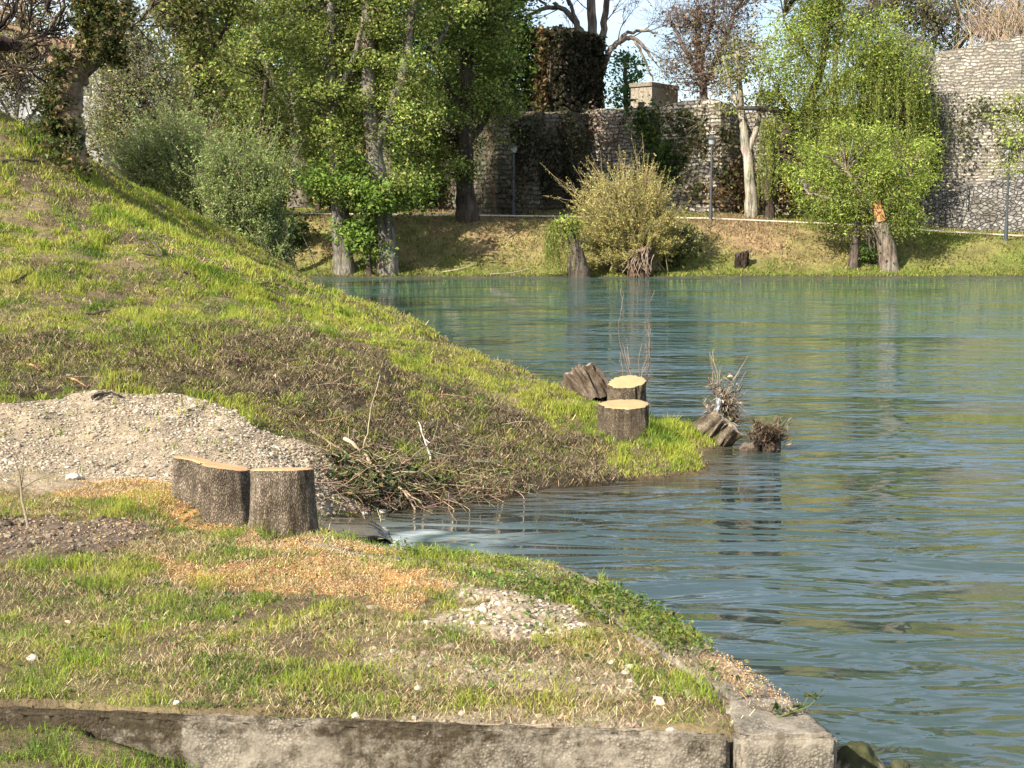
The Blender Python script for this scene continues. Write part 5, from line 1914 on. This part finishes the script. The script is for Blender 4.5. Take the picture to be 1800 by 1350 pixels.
def house(label, px0, px1, ytop, Y, ridge, wins, wcol, rcol, depth=8):
    a, c = P(px0, ytop, Y), P(px1, ytop, Y)
    z0 = float(HF(a[0], Y)) - .5
    t = thing('house', label, 'house', (a[0], Y, z0))
    b = MB()
    b.box((a[0], Y, z0), (c[0], Y + depth, a[2]), wcol)
    b.build('walls', M_plaster, t)
    b = MB()
    o, zr = .5, P(px0, ridge, Y)[2]
    V = [(a[0] - o, Y - o, a[2] + .003), (c[0] + o, Y - o, a[2] + .003), (c[0] + o, Y + depth + o, a[2] + .003), (a[0] - o, Y + depth + o, a[2] + .003), (a[0] + 1, Y + depth / 2, zr), (c[0] - 1, Y + depth / 2, zr)]
    b.add(V, [(0, 1, 5, 4), (2, 3, 4, 5), (3, 2, 1, 0)], [(1, 2, 5), (3, 0, 4)], rcol)
    b.build('roof', M_roof, t)
    for (x, y, w, h) in wins:
        p = P(x, y, Y - .02)
        b = MB()
        b.box((p[0] - w / 2, Y - .06, p[2] - h / 2), (p[0] + w / 2, Y - .003, p[2] + h / 2), (.55, .53, .5))
        wo = b.build('window', M_plaster, t)
        b = MB()
        b.box((p[0] - w / 2 + .1, Y - .075, p[2] - h / 2 + .1), (p[0] + w / 2 - .1, Y - .061, p[2] + h / 2 - .1), (.06, .065, .075))
        k = b.build('pane', M_metal)
        for v in k.data.vertices:
            v.co -= Vector(t['_o'])
        k.parent = wo


house('white house glimpsed through the shrubs left of centre', 268, 398, 222, 96, 170, [(292, 272, 1.0, 1.5), (378, 262, 1.0, 1.5), (335, 268, 1.0, 1.5)], (.66, .64, .60), (.26, .12, .08))
house('pale grey house with red roof behind the ivy tree', -90, 175, 92, 104, 52, [(40, 150, 1.2, 1.8), (95, 150, 1.2, 1.8), (150, 150, 1.2, 1.8), (60, 220, 1.2, 1.8), (-20, 150, 1.2, 1.8)], (.27, .27, .275), (.22, .11, .08))

# ---- trees, left group
tree('poplar', 'tall grey poplar standing in the water edge, left of the pair', [(606, 480, 20), (601, 440, 17), (597, 350, 15), (588, 250, 12), (582, 120, 9), (580, -60, 6)],
     limbs=[[(590, 260, 7), (560, 180, 6, 1), (535, 90, 4, 1.5)], [(586, 180, 6), (620, 110, 5, -1), (640, 30, 3, -1.5)]],
     blobs=[(550, 170, 85, 110), (600, 50, 85, 90), (565, 270, 70, 50), (625, 340, 50, 38, -1), (520, 20, 80, 70), (600, -60, 100, 60), (580, -190, 110, 100), (570, -340, 80, 80)], group='poplars by the far water')
tree('poplar', 'tall grey poplar standing in the water edge, right of the pair', [(683, 481, 20), (679, 420, 18), (669, 340, 16), (656, 250, 14), (648, 150, 12), (645, -60, 9)],
     limbs=[[(660, 262, 10), (697, 165, 9), (718, 80, 8), (735, -40, 6)], [(650, 170, 6), (610, 110, 5, 1.5), (595, 40, 3, 2)], [(705, 140, 5), (760, 90, 4, 1), (790, 40, 3, 1.5)]],
     blobs=[(690, 110, 90, 90, .5), (720, 0, 110, 80), (655, 40, 70, 70, 1.5), (740, 190, 70, 70, .5), (700, 310, 50, 38, -1), (620, 210, 55, 50), (700, -70, 120, 60), (690, -200, 130, 100), (680, -350, 90, 80)], group='poplars by the far water')
tree('sapling', 'slender leafy sapling between the two grey poplars', [(649, 484, 6), (648, 430, 5), (644, 360, 4), (638, 290, 3)], blobs=[(628, 400, 32, 42), (664, 345, 55, 34, -.5), (606, 315, 50, 36, -.5), (650, 430, 26, 24), (720, 340, 40, 26, -.5)], pal=MG, bark=DBARK, ncl=26, lsize=.22)
tree('poplar', 'dark ivy-wrapped tree on the path in front of the wall', [(823, 388, 22), (819, 340, 17), (816, 250, 15), (820, 130, 11), (815, -40, 8)],
     limbs=[[(816, 260, 8), (860, 200, 6, 1), (890, 140, 4, 1)], [(818, 200, 7), (780, 140, 5, -1), (750, 90, 3, -2)]],
     blobs=[(820, 70, 95, 90), (780, 180, 70, 60, -1), (795, 300, 48, 36, -1), (870, 170, 50, 75, .5), (865, 40, 60, 70, .5), (820, 240, 40, 50, 1.5), (850, -50, 90, 60), (830, -170, 90, 90), (745, 250, 45, 45)], pal=YG + DG[1:], bark=DBARK, ncl=20)
tree('poplar', 'thick trunked tree on the path left of the poplar pair', [(529, 364, 23), (527, 320, 18), (524, 250, 15), (515, 100, 10), (512, -50, 7)],
     limbs=[[(520, 200, 8), (470, 120, 6), (440, 40, 4)], [(522, 230, 7), (560, 180, 5), (580, 130, 4)]],
     blobs=[(460, 80, 85, 85), (500, 200, 80, 60), (430, 190, 55, 70), (545, 300, 60, 40, -1), (480, 275, 55, 45), (470, -30, 100, 60), (540, 100, 50, 70), (470, -160, 110, 90)], pal=YG + MG[:1], bark=GREY)
tree('poplar', 'thin dark forked tree left of the thick path trunk', [(460, 400, 7), (456, 300, 6), (459, 230, 5), (470, 140, 4)], Y=82,
     limbs=[[(457, 280, 4), (428, 240, 3), (410, 190, 2.4)], [(459, 240, 4), (500, 200, 3), (520, 170, 2)]], blobs=[(440, 235, 50, 45), (400, 130, 65, 75), (390, 250, 50, 40), (480, 330, 40, 40), (425, 310, 45, 40)], bark=DBARK, pal=YG + OL[:1])
tree('poplar', 'tall loose olive tree left of the tree group', [(348, 340, 8), (342, 200, 7), (346, 90, 6), (352, -40, 4)], Y=72, limbs=[[(343, 190, 4), (300, 120, 3, 1), (280, 60, 2, 1.5)], [(345, 120, 4), (390, 60, 3), (410, 0, 2)]],
     blobs=[(330, 70, 75, 80), (290, 160, 50, 55), (385, 20, 75, 55), (360, 160, 55, 60), (310, 0, 70, 50), (340, -40, 90, 50)], pal=YG + OL, bark=DBARK, lsize=.2)
# deeper rows that close the gaps
for k, (lb, px, Y, bl, pl_) in enumerate([
        ('broad green tree behind the left poplars, first from left', 400, 97, [(400, 60, 90, 90), (350, 150, 60, 60), (450, 160, 70, 60), (400, 240, 70, 50)], DG + YG[:1]),
        ('broad green tree behind the thick path trunk', 540, 99, [(540, 60, 90, 90), (500, 170, 60, 50), (590, 180, 60, 50), (540, 240, 60, 40)], DG + YG[3:]),
        ('dark green tree behind the poplar pair', 660, 99, [(660, 50, 90, 80), (700, 150, 80, 60), (620, 150, 60, 50), (690, 225, 70, 40)], DG + YG[:1]),
        ('dark green tree behind the ivy-wrapped tree', 790, 97, [(790, 60, 80, 90), (840, 150, 70, 60), (760, 170, 60, 50), (885, 100, 42, 60), (870, 195, 45, 40)], DG + MG[:1]),
        ('dark green tree beside the tower', 880, 98, [(885, 40, 45, 60), (900, 120, 34, 55), (850, 10, 70, 60), (895, 180, 30, 30)], DG + MG[:1])]):
    tree('broadleaf_tree', lb, [(px, 240, 14), (px - 4, 150, 11), (px + 5, 40, 8), (px, -50, 5)], Y=Y, blobs=bl + [(px, -40, 90, 50), (px, -170, 90, 80)], pal=pl_, bark=DBARK, ncl=20, lpc=120, lsize=.32, clr=.75, group=None)
# undergrowth at the foot of the left trees
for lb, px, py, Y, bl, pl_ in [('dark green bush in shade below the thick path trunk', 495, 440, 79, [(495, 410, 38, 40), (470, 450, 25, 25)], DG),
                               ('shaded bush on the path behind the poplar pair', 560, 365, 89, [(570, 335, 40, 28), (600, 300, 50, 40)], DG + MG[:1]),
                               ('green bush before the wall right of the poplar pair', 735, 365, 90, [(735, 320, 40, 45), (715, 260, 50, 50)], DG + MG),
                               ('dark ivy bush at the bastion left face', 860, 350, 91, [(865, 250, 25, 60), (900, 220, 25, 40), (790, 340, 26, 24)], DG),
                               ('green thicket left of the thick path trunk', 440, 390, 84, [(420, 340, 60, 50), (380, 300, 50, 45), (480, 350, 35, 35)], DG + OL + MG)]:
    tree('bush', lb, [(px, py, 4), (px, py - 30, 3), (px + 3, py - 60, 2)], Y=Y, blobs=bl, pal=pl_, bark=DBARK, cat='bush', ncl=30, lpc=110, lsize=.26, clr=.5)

# feathery willow shrubs behind the crest
WS = [(.23, .30, .085), (.28, .34, .11), (.17, .23, .06), (.33, .37, .14)]
sprays('willow_shrub', 'feathery pale willow shrub behind the bank crest, right one', (440, 480), 44, [(420, 370, 65, 70), (455, 330, 38, 55), (440, 430, 45, 30), (395, 440, 40, 25), (390, 320, 40, 50)], 85, 72, .08, WS, (.16, .14, .09), z=.1, kids=3, rad=.018, spread=.8, leafy=.2)
sprays('willow_shrub', 'feathery pale willow shrub behind the bank crest, left one', (340, 440), 46, [(335, 320, 60, 55), (370, 350, 50, 50), (290, 310, 45, 45), (310, 270, 50, 35), (250, 300, 40, 30)], 80, 68, .08, WS, (.16, .14, .09), z=.6, kids=3, rad=.018, spread=.8, leafy=.2)
# twiggy trees left
for lb, px, Y, bl, pl_ in [('grey twiggy tree with sparse leaves right of the ivy tree', 215, 58, [(215, 190, 60, 70), (250, 260, 60, 55), (190, 110, 60, 60), (270, 160, 50, 60), (180, 240, 50, 45), (290, 220, 45, 50), (200, 50, 60, 50), (330, 250, 35, 45), (250, 120, 40, 70)], [(.26, .27, .10), (.32, .30, .13), (.20, .21, .08)]),
                           ('grey twiggy tree with sparse leaves left of the ivy tree', 30, 42, [(30, 130, 60, 60), (60, 60, 60, 50), (-30, 100, 60, 70)], OL)]:
    tree('twiggy_tree', lb, [(px, 330, 7), (px - 4, 250, 5), (px + 4, 150, 4), (px, 40, 3)], Y=Y, limbs=[[(px, 240, 3), (px + 40, 180, 2.4, 1), (px + 70, 110, 2, 1)], [(px, 220, 3), (px - 40, 160, 2.4, -1), (px - 60, 80, 2, -1)], [(px, 280, 3), (px + 50, 270, 2.2, .5), (px + 90, 290, 1.6, .5)]],
         blobs=bl, pal=pl_, bark=(.29, .26, .20), ncl=62, lpc=70, lsize=.115, clr=.5, twigs=2, brad=.022, tlen=.9)

# ---- the ivy-clad tree on the crest
IY = 25.6
t = tree('ivy_tree', 'gnarled leaning tree wrapped in ivy on the bank crest', [(116, 292, 34), (119, 235, 27), (112, 190, 30), (120, 140, 30), (150, 100, 26), (165, 60, 22), (172, 20, 16), (168, -60, 11)], Y=IY,
         limbs=[[(165, 75, 16), (195, 70, 14, -.3), (212, 40, 12, -.4), (225, -40, 9, -.4)], [(190, 75, 12), (208, 100, 9, -.4), (214, 122, 5, -.4)],
                [(105, 130, 8), (70, 80, 6, .5), (30, 50, 5, 1), (-60, 42, 4, 1.5)], [(95, 90, 5, .2), (60, 60, 4), (40, 10, 3), (30, -40, 2)],
                [(120, 120, 6, .6), (90, 60, 4, 1), (110, 10, 3, 1), (100, -40, 2, 1)], [(170, 20, 6), (140, -10, 4, -.4), (120, -60, 3, -.5)]],
         bark=(.27, .20, .13), jit=.28, flare=1.25, sides=18,
         bare=[(30, 50, -.6, .3, 1.1, .02, 3, 1), (40, 30, .3, .8, .9, .018, 3), (70, 80, -.8, .1, 1.1, .02, 3, .4), (95, 50, .1, .9, .9, .016, 3, 1), (70, 60, -.3, .8, 1, .016, 3), (10, 50, -.2, .9, 1.0, .018, 3, 1), (60, 90, -.9, -.3, 1.0, .016, 3, .5), (100, 110, -.9, -.2, .9, .014, 3), (200, 60, .7, .2, .8, .014, 3), (30, 50, -.2, -.5, .9, .014, 3, 1), (80, 40, -.7, .5, 1, .015, 3)])
b = MB()
IV = [(.045, .07, .018), (.08, .10, .025), (.13, .115, .04), (.20, .16, .06), (.03, .045, .012)]
for px, py, rx, ry, n, dy in [(98, 150, 22, 55, 1100, -.22), (92, 185, 20, 22, 500, -.28), (150, 60, 22, 40, 900, -.25), (190, 85, 26, 26, 800, -.5), (205, 20, 30, 36, 1100, -.5), (165, 20, 30, 30, 500, -.3), (110, 240, 26, 22, 700, -.35), (90, 225, 30, 18, 700, -.3), (215, 110, 14, 14, 260, -.5), (112, 115, 20, 22, 350, -.2), (160, 0, 40, 25, 800, 0)]:
    c = P(px, py, IY + dy)
    k = max(3, n // 45)
    for _ in range(k):
        u = rng.normal(size=3) * .55
        cc = c + u * np.array((rx, rx * .7, ry)) * IY / FPX
        m = int(n / k)
        b.leaves(cc + rng.normal(size=(m, 3)) * .085, .075, pick(IV, m, amt=.25) * (1 + .2 * random.gauss(0, 1)), up=.2, asp=.8)
b.build('ivy', M_leaf, t)
b = MB()
for px, py in [(75, 225), (95, 245), (60, 235), (110, 265), (85, 262), (130, 285), (140, 262), (45, 215), (100, 280), (120, 300)]:
    g = G(px, py)
    m = 260
    b.leaves(g + rng.normal(size=(m, 3)) * (.24, .2, .09) + (0, 0, .08), .08, pick(IV + [(.22, .15, .07)], m, amt=.25), up=.4, asp=.8)
tag(b.build('ivy_bush', M_leaf, origin=G(95, 250)), 'low ivy mound round the foot of the leaning tree', 'ivy')
# heavy dark limb reaching in from the left
lb_ = P(-140, 320, 23)
lb_[2] = float(H(lb_[0], 23)) if lb_[0] > -59 else 4.5
tree('bare_tree', 'dark cut limb reaching in at the left edge', [(-140, 330, 30), (-130, 200, 26), (-110, 110, 20), (-90, 20, 15), (-95, -90, 11), (-80, -200, 6)], Y=23, limbs=[[(-115, 110, 18), (-50, 85, 17, .2), (0, 78, 15, .3), (34, 84, 9, .3)], [(-60, 86, 8), (-20, 60, 6), (5, 40, 4), (30, 10, 3)]], bark=(.055, .04, .032), flare=1.3,
     bare=[(0, 45, .5, .7, .9, .016, 3), (-20, 60, .6, .3, 1.0, .018, 3), (-40, 80, .8, -.3, 1.0, .016, 3), (0, 78, .7, .2, .9, .014, 3, .3)])

# ---- centre
tree('bare_tree', 'tall leafless tree with forked limbs right of the tower', [(1052, 215, 12), (1050, 160, 11), (1045, 110, 9), (1041, 40, 8), (1036, -60, 6)], Y=103,
     limbs=[[(1047, 140, 7), (1030, 85, 6.5), (1012, 40, 5.5), (985, 14, 4.5), (950, 17, 3.5), (925, 30, 2.2)], [(1052, 150, 7), (1057, 90, 6.5), (1062, 40, 6), (1072, -50, 4)], [(1055, 140, 6), (1068, 95, 5.5), (1085, 75, 5), (1110, 66, 4), (1130, 82, 3), (1148, 105, 2)],
            [(1020, 60, 4), (1000, 0, 3), (985, -40, 2)], [(1085, 75, 3.5), (1105, 58, 3), (1140, 55, 2.2), (1155, 60, 1.5)], [(965, 15, 3), (940, -5, 2), (915, -10, 1.4)], [(1115, 70, 2.6), (1135, 110, 2), (1146, 140, 1.4)]],
     bark=(.21, .17, .14), bare=[(950, 17, -.8, .1, 3.0, .06, 3), (1000, 10, -.3, .8, 3, .06, 3), (985, 14, -.6, -.4, 2.6, .05, 3), (1070, -20, .5, .7, 3, .06, 3), (1110, 66, .7, .4, 2.6, .05, 3), (1130, 82, .6, -.5, 2.4, .045, 3), (1140, 55, .7, .2, 2.2, .04, 3), (1085, 75, .3, .8, 2.6, .05, 3), (1062, 40, .6, .5, 2.6, .05, 3), (1030, 85, -.7, .3, 2.2, .045, 3), (1041, 30, -.4, .8, 2.6, .05, 3), (1148, 105, .4, -.6, 1.8, .035, 2), (940, -5, -.7, .4, 2, .04, 3), (1072, 0, .6, .3, 2.4, .045, 3)])
tree('broadleaf_tree', 'bright green young tree standing behind the concrete hut', [(1100, 215, 5), (1100, 150, 4), (1098, 100, 3)], Y=107, blobs=[(1098, 140, 34, 44), (1125, 165, 30, 26), (1080, 175, 22, 26), (1100, 105, 20, 18)], pal=[(.08, .19, .035), (.12, .24, .05), (.06, .14, .03)], ncl=22, lpc=70, lsize=.26, clr=.55)
tree('budding_tree', 'reddish budding tree at right of the hut above the wall', [(1238, 215, 8), (1236, 150, 7), (1228, 90, 6), (1225, 20, 4)], Y=99,
     limbs=[[(1234, 140, 4), (1200, 80, 3), (1180, 40, 2)], [(1236, 150, 5), (1270, 80, 4), (1290, 20, 3)], [(1232, 110, 4), (1250, 50, 3), (1255, 0, 2)]],
     blobs=[(1205, 70, 42, 60), (1240, 90, 45, 60), (1230, 20, 60, 40), (1280, 60, 45, 70), (1190, 120, 30, 40), (1270, 130, 50, 40), (1300, 0, 60, 40), (1240, 150, 50, 26)], pal=BR, bark=(.19, .14, .12), ncl=26, lpc=40, lsize=.2, clr=.6, twigs=2, brad=.04)
tree('pale_tree', 'straight white-barked tree before the long wall', Y=88.2, trunk=[(1321, 374, 12), (1319, 320, 10), (1310, 250, 8), (1303, 190, 6), (1295, 90, 4)],
     limbs=[[(1313, 270, 6), (1330, 225, 5), (1338, 150, 3)], [(1306, 210, 4), (1285, 150, 3), (1270, 100, 2)]], blobs=[(1300, 130, 45, 50), (1330, 100, 45, 60), (1290, 190, 30, 25), (1340, 170, 30, 30)], pal=OL + YG[:2], bark=PALE, ncl=16, lpc=60, lsize=.2, twigs=1)
tree('willow', 'large weeping willow with drooping bright green strands', [(1353, 368, 10), (1353, 310, 8), (1370, 250, 8), (1410, 200, 8), (1440, 130, 7), (1455, 40, 4)], Y=87.2,
     limbs=[[(1405, 205, 6), (1350, 192, 5), (1295, 190, 3)], [(1400, 210, 6), (1378, 180, 5), (1366, 162, 4)], [(1415, 195, 6), (1490, 130, 5), (1540, 90, 3)], [(1412, 200, 6), (1500, 190, 5), (1580, 150, 3), (1620, 150, 2)], [(1440, 120, 4), (1400, 70, 3), (1375, 30, 2)]],
     blobs=[(1390, 110, 62, 62), (1440, 50, 75, 55), (1500, 90, 75, 65, -.5), (1560, 130, 55, 60), (1480, 180, 85, 45, -.5), (1400, 180, 50, 35), (1355, 165, 28, 20), (1590, 190, 40, 45), (1605, 120, 30, 45), (1560, 240, 55, 35), (1440, 240, 60, 35), (1400, 250, 34, 34), (1500, 260, 70, 35), (1440, 300, 55, 40, -3), (1540, 290, 60, 40, -3), (1600, 270, 40, 50, -2), (1430, 0, 70, 35), (1460, -60, 80, 50), (1540, 60, 50, 40)],
     pal=WG, bark=DBARK, ncl=27, lpc=140, lsize=.18, clr=.6, asp=.42, strands=[(1352, 215, 18, 14, 90, 4.6), (1480, 150, 90, 50, 220, 3.2, -1.5), (1565, 130, 60, 60, 240, 4.5, -1), (1540, 230, 60, 30, 150, 3.0, -1), (1610, 170, 36, 50, 150, 3.8), (1450, 240, 60, 20, 90, 2.4), (1500, 250, 90, 25, 160, 3.6, -4), (1600, 250, 35, 25, 90, 3.4, -3), (1420, 90, 70, 50, 70, 2.0, -1.5), (1530, 60, 50, 30, 80, 3.5, -1)])
# low leafy pollard by the water
t = tree('pollard_willow', 'leaning pollard willow with a broken orange stub by the water', [(1565, 472, 17), (1556, 425, 15), (1549, 390, 13), (1544, 372, 10)],
         limbs=[[(1550, 395, 7), (1520, 350, 5), (1490, 300, 3)], [(1550, 385, 6), (1580, 340, 4), (1600, 310, 2)], [(1552, 400, 6), (1530, 370, 5), (1460, 350, 3), (1420, 340, 2)]],
         blobs=[(1500, 290, 60, 35, .8), (1440, 320, 45, 28, .8), (1402, 300, 24, 18, .8), (1560, 300, 45, 35), (1590, 350, 32, 34, -.3), (1612, 300, 22, 25), (1530, 350, 50, 30, .3), (1455, 372, 42, 22, .4), (1415, 362, 22, 14, .5), (1500, 395, 36, 16), (1540, 245, 45, 25, .8), (1480, 235, 40, 22, .8), (1600, 385, 18, 14, -.4), (1575, 396, 16, 16, -.4), (1430, 262, 26, 20, .8), (1620, 260, 20, 26)], strands=[(1450, 370, 40, 15, 40, 1.0), (1590, 360, 34, 24, 40, 1.2), (1530, 330, 60, 30, 50, 1.2, -.6)],
         pal=WG, bark=(.23, .19, .145), ncl=36, lpc=130, lsize=.17, clr=.42, asp=.42, flare=1.2, jit=.2)
b = MB()
Yp = float(t['_o'][1])
b.tube([P(1548, 388, Yp - .25), P(1545, 372, Yp - .28), P(1541, 356, Yp - .28), P(1538, 349, Yp - .25)], [.27, .25, .19, .04], 8, (.50, .24, .10), jit=.35)
b.build('broken_stub', M_twig, t)
tree('willow', 'thin dark leaning willow left of the broken pollard', [(1499, 470, 9), (1503, 430, 7), (1508, 390, 6), (1512, 340, 4)], limbs=[[(1508, 380, 3), (1525, 410, 2, -.3), (1538, 435, 1.2, -.3)], [(1510, 360, 3), (1522, 400, 2, -.4), (1530, 440, 1.2, -.5)], [(1512, 350, 3), (1530, 400, 2, -.4), (1548, 430, 1.2, -.6)], [(1503, 425, 2), (1490, 415, 1.4, -.3), (1480, 425, 1, -.4)]], blobs=[(1490, 350, 45, 38), (1530, 370, 36, 30, .5)], bark=(.12, .095, .075), pal=WG, ncl=22, lsize=.17, asp=.42)
tree('bush', 'dark green leafy sucker between the thin willow and the pollard', [(1530, 468, 3), (1529, 450, 2), (1528, 430, 2)], blobs=[(1530, 440, 17, 24, .3)], pal=DG + MG[:1], bark=DBARK, cat='bush', ncl=70, lpc=70, lsize=.16, clr=.3)
tree('willow', 'yellowish willow crown hanging in at the right edge', [(1868, 452, 16), (1862, 380, 13), (1850, 290, 11), (1845, 200, 8)], Y=78, limbs=[[(1850, 250, 5), (1800, 205, 4), (1765, 195, 3), (1745, 196, 1.5)], [(1850, 270, 4), (1815, 260, 3), (1790, 265, 2)]], blobs=[(1785, 200, 40, 34), (1810, 250, 36, 40), (1780, 250, 24, 24), (1850, 170, 60, 60), (1790, 290, 22, 18)], pal=WG + OL[:2], bark=DBARK, ncl=24, lpc=70, lsize=.17, clr=.5)

# shrubs and stumps along the far water
gy = GF(1122, 482)
sprays('catkin_shrub', 'big round yellow flowering shrub at the far water', (1120, 470), gy[1] + .3, [(1085, 375, 62, 38), (1130, 405, 55, 42), (1060, 410, 42, 40), (1140, 355, 30, 28), (1080, 445, 50, 28), (1165, 430, 34, 32), (1030, 360, 18, 20, 0, .25), (1095, 340, 40, 26, 0, .8), (1170, 385, 20, 30, 0, .3), (1130, 325, 12, 14, 0, .15), (1060, 345, 14, 16, 0, .2)], 84, 30, .10, YE, (.26, .21, .12), z=.35, kids=5, rad=.022, spread=.5, leafy=.3)
tree('bush', 'dark green bush at the right foot of the yellow shrub', [(1185, 470, 3), (1185, 450, 2), (1186, 425, 2)], blobs=[(1180, 435, 32, 34), (1205, 425, 24, 24), (1165, 460, 24, 18), (1215, 410, 16, 16)], pal=OL + MG[:1] + DG, bark=DBARK, cat='bush', ncl=60, lpc=70, lsize=.16, clr=.35)
tree('pollard_willow', 'leaning dark stump with a tuft of green strands at left of the yellow shrub', [(1021, 489, 21), (1013, 450, 14), (1006, 420, 8), (1003, 402, 6)], limbs=[[(1006, 420, 4), (1020, 428, 3), (1028, 420, 2)], [(1004, 408, 4), (990, 392, 3), (975, 388, 2)]], blobs=[(985, 398, 18, 12), (1010, 392, 16, 10)], strands=[(980, 395, 22, 10, 70, 2.2), (1005, 395, 18, 8, 35, 1.6), (965, 410, 14, 12, 30, 1.8)], pal=WG, bark=(.13, .10, .08), ncl=40, lpc=50, lsize=.16, clr=.35, flare=1.15, jit=.25)
gs = GF(1122, 484)
stump('uprooted_stump', 'dark upturned stump with dangling roots under the yellow shrub', (gs[0], gs[1] - .35, -.05), [(-.25, 0, .38), (.3, .05, .42), (0, 0, .45)], 1.55, (.2, .1), .25, -.1, .16, 22, (.16, .11, .075), (.06, .045, .032), mat_cut('rotten_wood', (.05, .035, .025), (.22, .15, .10)), seed=41, sink=.4, rough_top=.35)
b = MB()
for _ in range(26):
    a = np.array((gs[0], gs[1] - .72, 1.25)) + rng.normal(size=3) * (.35, .1, .2)
    b.tube(smooth_path([a, a + (random.gauss(0, .12), -.1, -.35), a + (random.gauss(0, .25), -.12, -random.uniform(.7, 1.1))], 4), np.linspace(.03, .012, 9), 4, (.24, .18, .13))
tag(b.build('roots', M_twig, origin=gs), 'pale dangling roots of the stump under the yellow shrub', 'roots')
gr = GF(1303, 470)
stump('root_stump', 'small blackened root stump alone on the bare far bank', (gr[0], gr[1], gr[2] + .1), [(-.15, 0, .2), (.12, 0, .26)], .7, (.3, 0), .15, -.1, .14, 16, (.04, .03, .024), (.09, .06, .04), mat_cut('charred_wood', (.02, .016, .013), (.06, .045, .035)), seed=44, sink=.5, rough_top=.3)
for lb, ln in [('pale drift branch lying low on the far bank, lower one', [(778, 482), (812, 476), (838, 466)]), ('pale drift branch lying on the far bank, right one', [(862, 486), (900, 483), (930, 476)]), ('short pale drift branch high on the dry far slope', [(893, 421), (903, 414), (910, 409)])]:
    b = MB()
    pts = [GF(*p) + (0, 0, .12) for p in ln]
    b.tube(smooth_path(pts, 4), np.linspace(.045, .02, 9), 5, (.36, .30, .22), jit=.2)
    tag(b.build('drift_branch', M_twig, origin=pts[0]), lb, 'branch')

# ---- thickets on the right height
for lb, px, bl, pl_ in [('brown twiggy thicket above the willow', 1470, [(1470, 20, 70, 40), (1560, 20, 55, 34)], BR + OL), ('olive thicket above the ruin', 1620, [(1620, 40, 48, 36), (1660, 20, 50, 36), (1600, 0, 50, 30)], OL + DG[1:]),
                        ('dark green bush on the upper terrace', 1680, [(1675, 70, 34, 26), (1640, 95, 26, 24)], DG + OL[:1]), ('grey twiggy thicket on the height at far right', 1770, [(1740, 30, 60, 40), (1810, 20, 60, 40), (1850, 40, 60, 40)], OL + BR[:2])]:
    tree('thicket', lb, [(px, 160, 5), (px, 90, 4), (px + 5, 30, 3), (px, -30, 2)], Y=100, limbs=[[(px, 90, 3), (px - 40, 40, 2), (px - 60, 0, 1.5)], [(px, 90, 3), (px + 40, 40, 2), (px + 60, 0, 1.5)]], blobs=bl, pal=pl_, bark=(.2, .16, .13), cat='thicket', ncl=34, lpc=45, lsize=.22, clr=.6, twigs=3, brad=.04)
sprays('reed_thicket', 'tan upright stems along the upper terrace at far right', (1770, 90), 97, [(1760, 20, 60, 30), (1720, 40, 40, 20), (1800, 10, 40, 30)], 60, 6, .16, [(.32, .24, .15), (.2, .17, .08)], (.34, .26, .18), cat='thicket', z=11.5, kids=1, rad=.03, spread=2.6)

# ---- turf blades on the far bank
n = 130000
x, y = rng.uniform(-16, 34, n), rng.uniform(74, 90, n)
k = np.abs(x) < .42 * y + 1
x, y = x[k], y[k]
z = HF(x, y)
pth = np.abs(y - fpath_y(x)) < 1.05
f1 = fbm(x * .35, y * .35, seed=80)
f2 = fbm(x * 1.6, y * 1.6, seed=81)
tt = np.clip((y - SHORE_Y) / 9, 0, 1)
dry = np.clip((np.interp(x, [-20, -8, 0, 3, 9, 14, 17, 21, 60], [.45, .5, .75, .75, .35, .85, .6, .15, .05]) + (f1 - .5) * 1.4) * np.clip(tt * 3.0 - .35, 0, 1), 0, 1)
k = (~pth) & (z > .03) & (rng.random(len(x)) < np.clip((f2 - .3) * 3, .1, 1))
x, y, z, dry = x[k], y[k], z[k], dry[k]
n = len(x)
isd = rng.random(n) < dry
c = np.where(isd[:, None], pick([(.34, .24, .13), (.26, .19, .10), (.19, .135, .08)], n), pick([(.13, .18, .03), (.19, .23, .04), (.24, .24, .06)], n))
b = MB()
b.blades(np.stack([x, y, z - .02], -1), .20 * (.4 + rng.random(n)), .05 * (.6 + rng.random(n)), .3 + rng.random(n) * .9, rng.random(n) * 6.283, c)
tag(b.build('grass', M_grass), 'rough turf on the far bank', 'grass', kind='stuff')
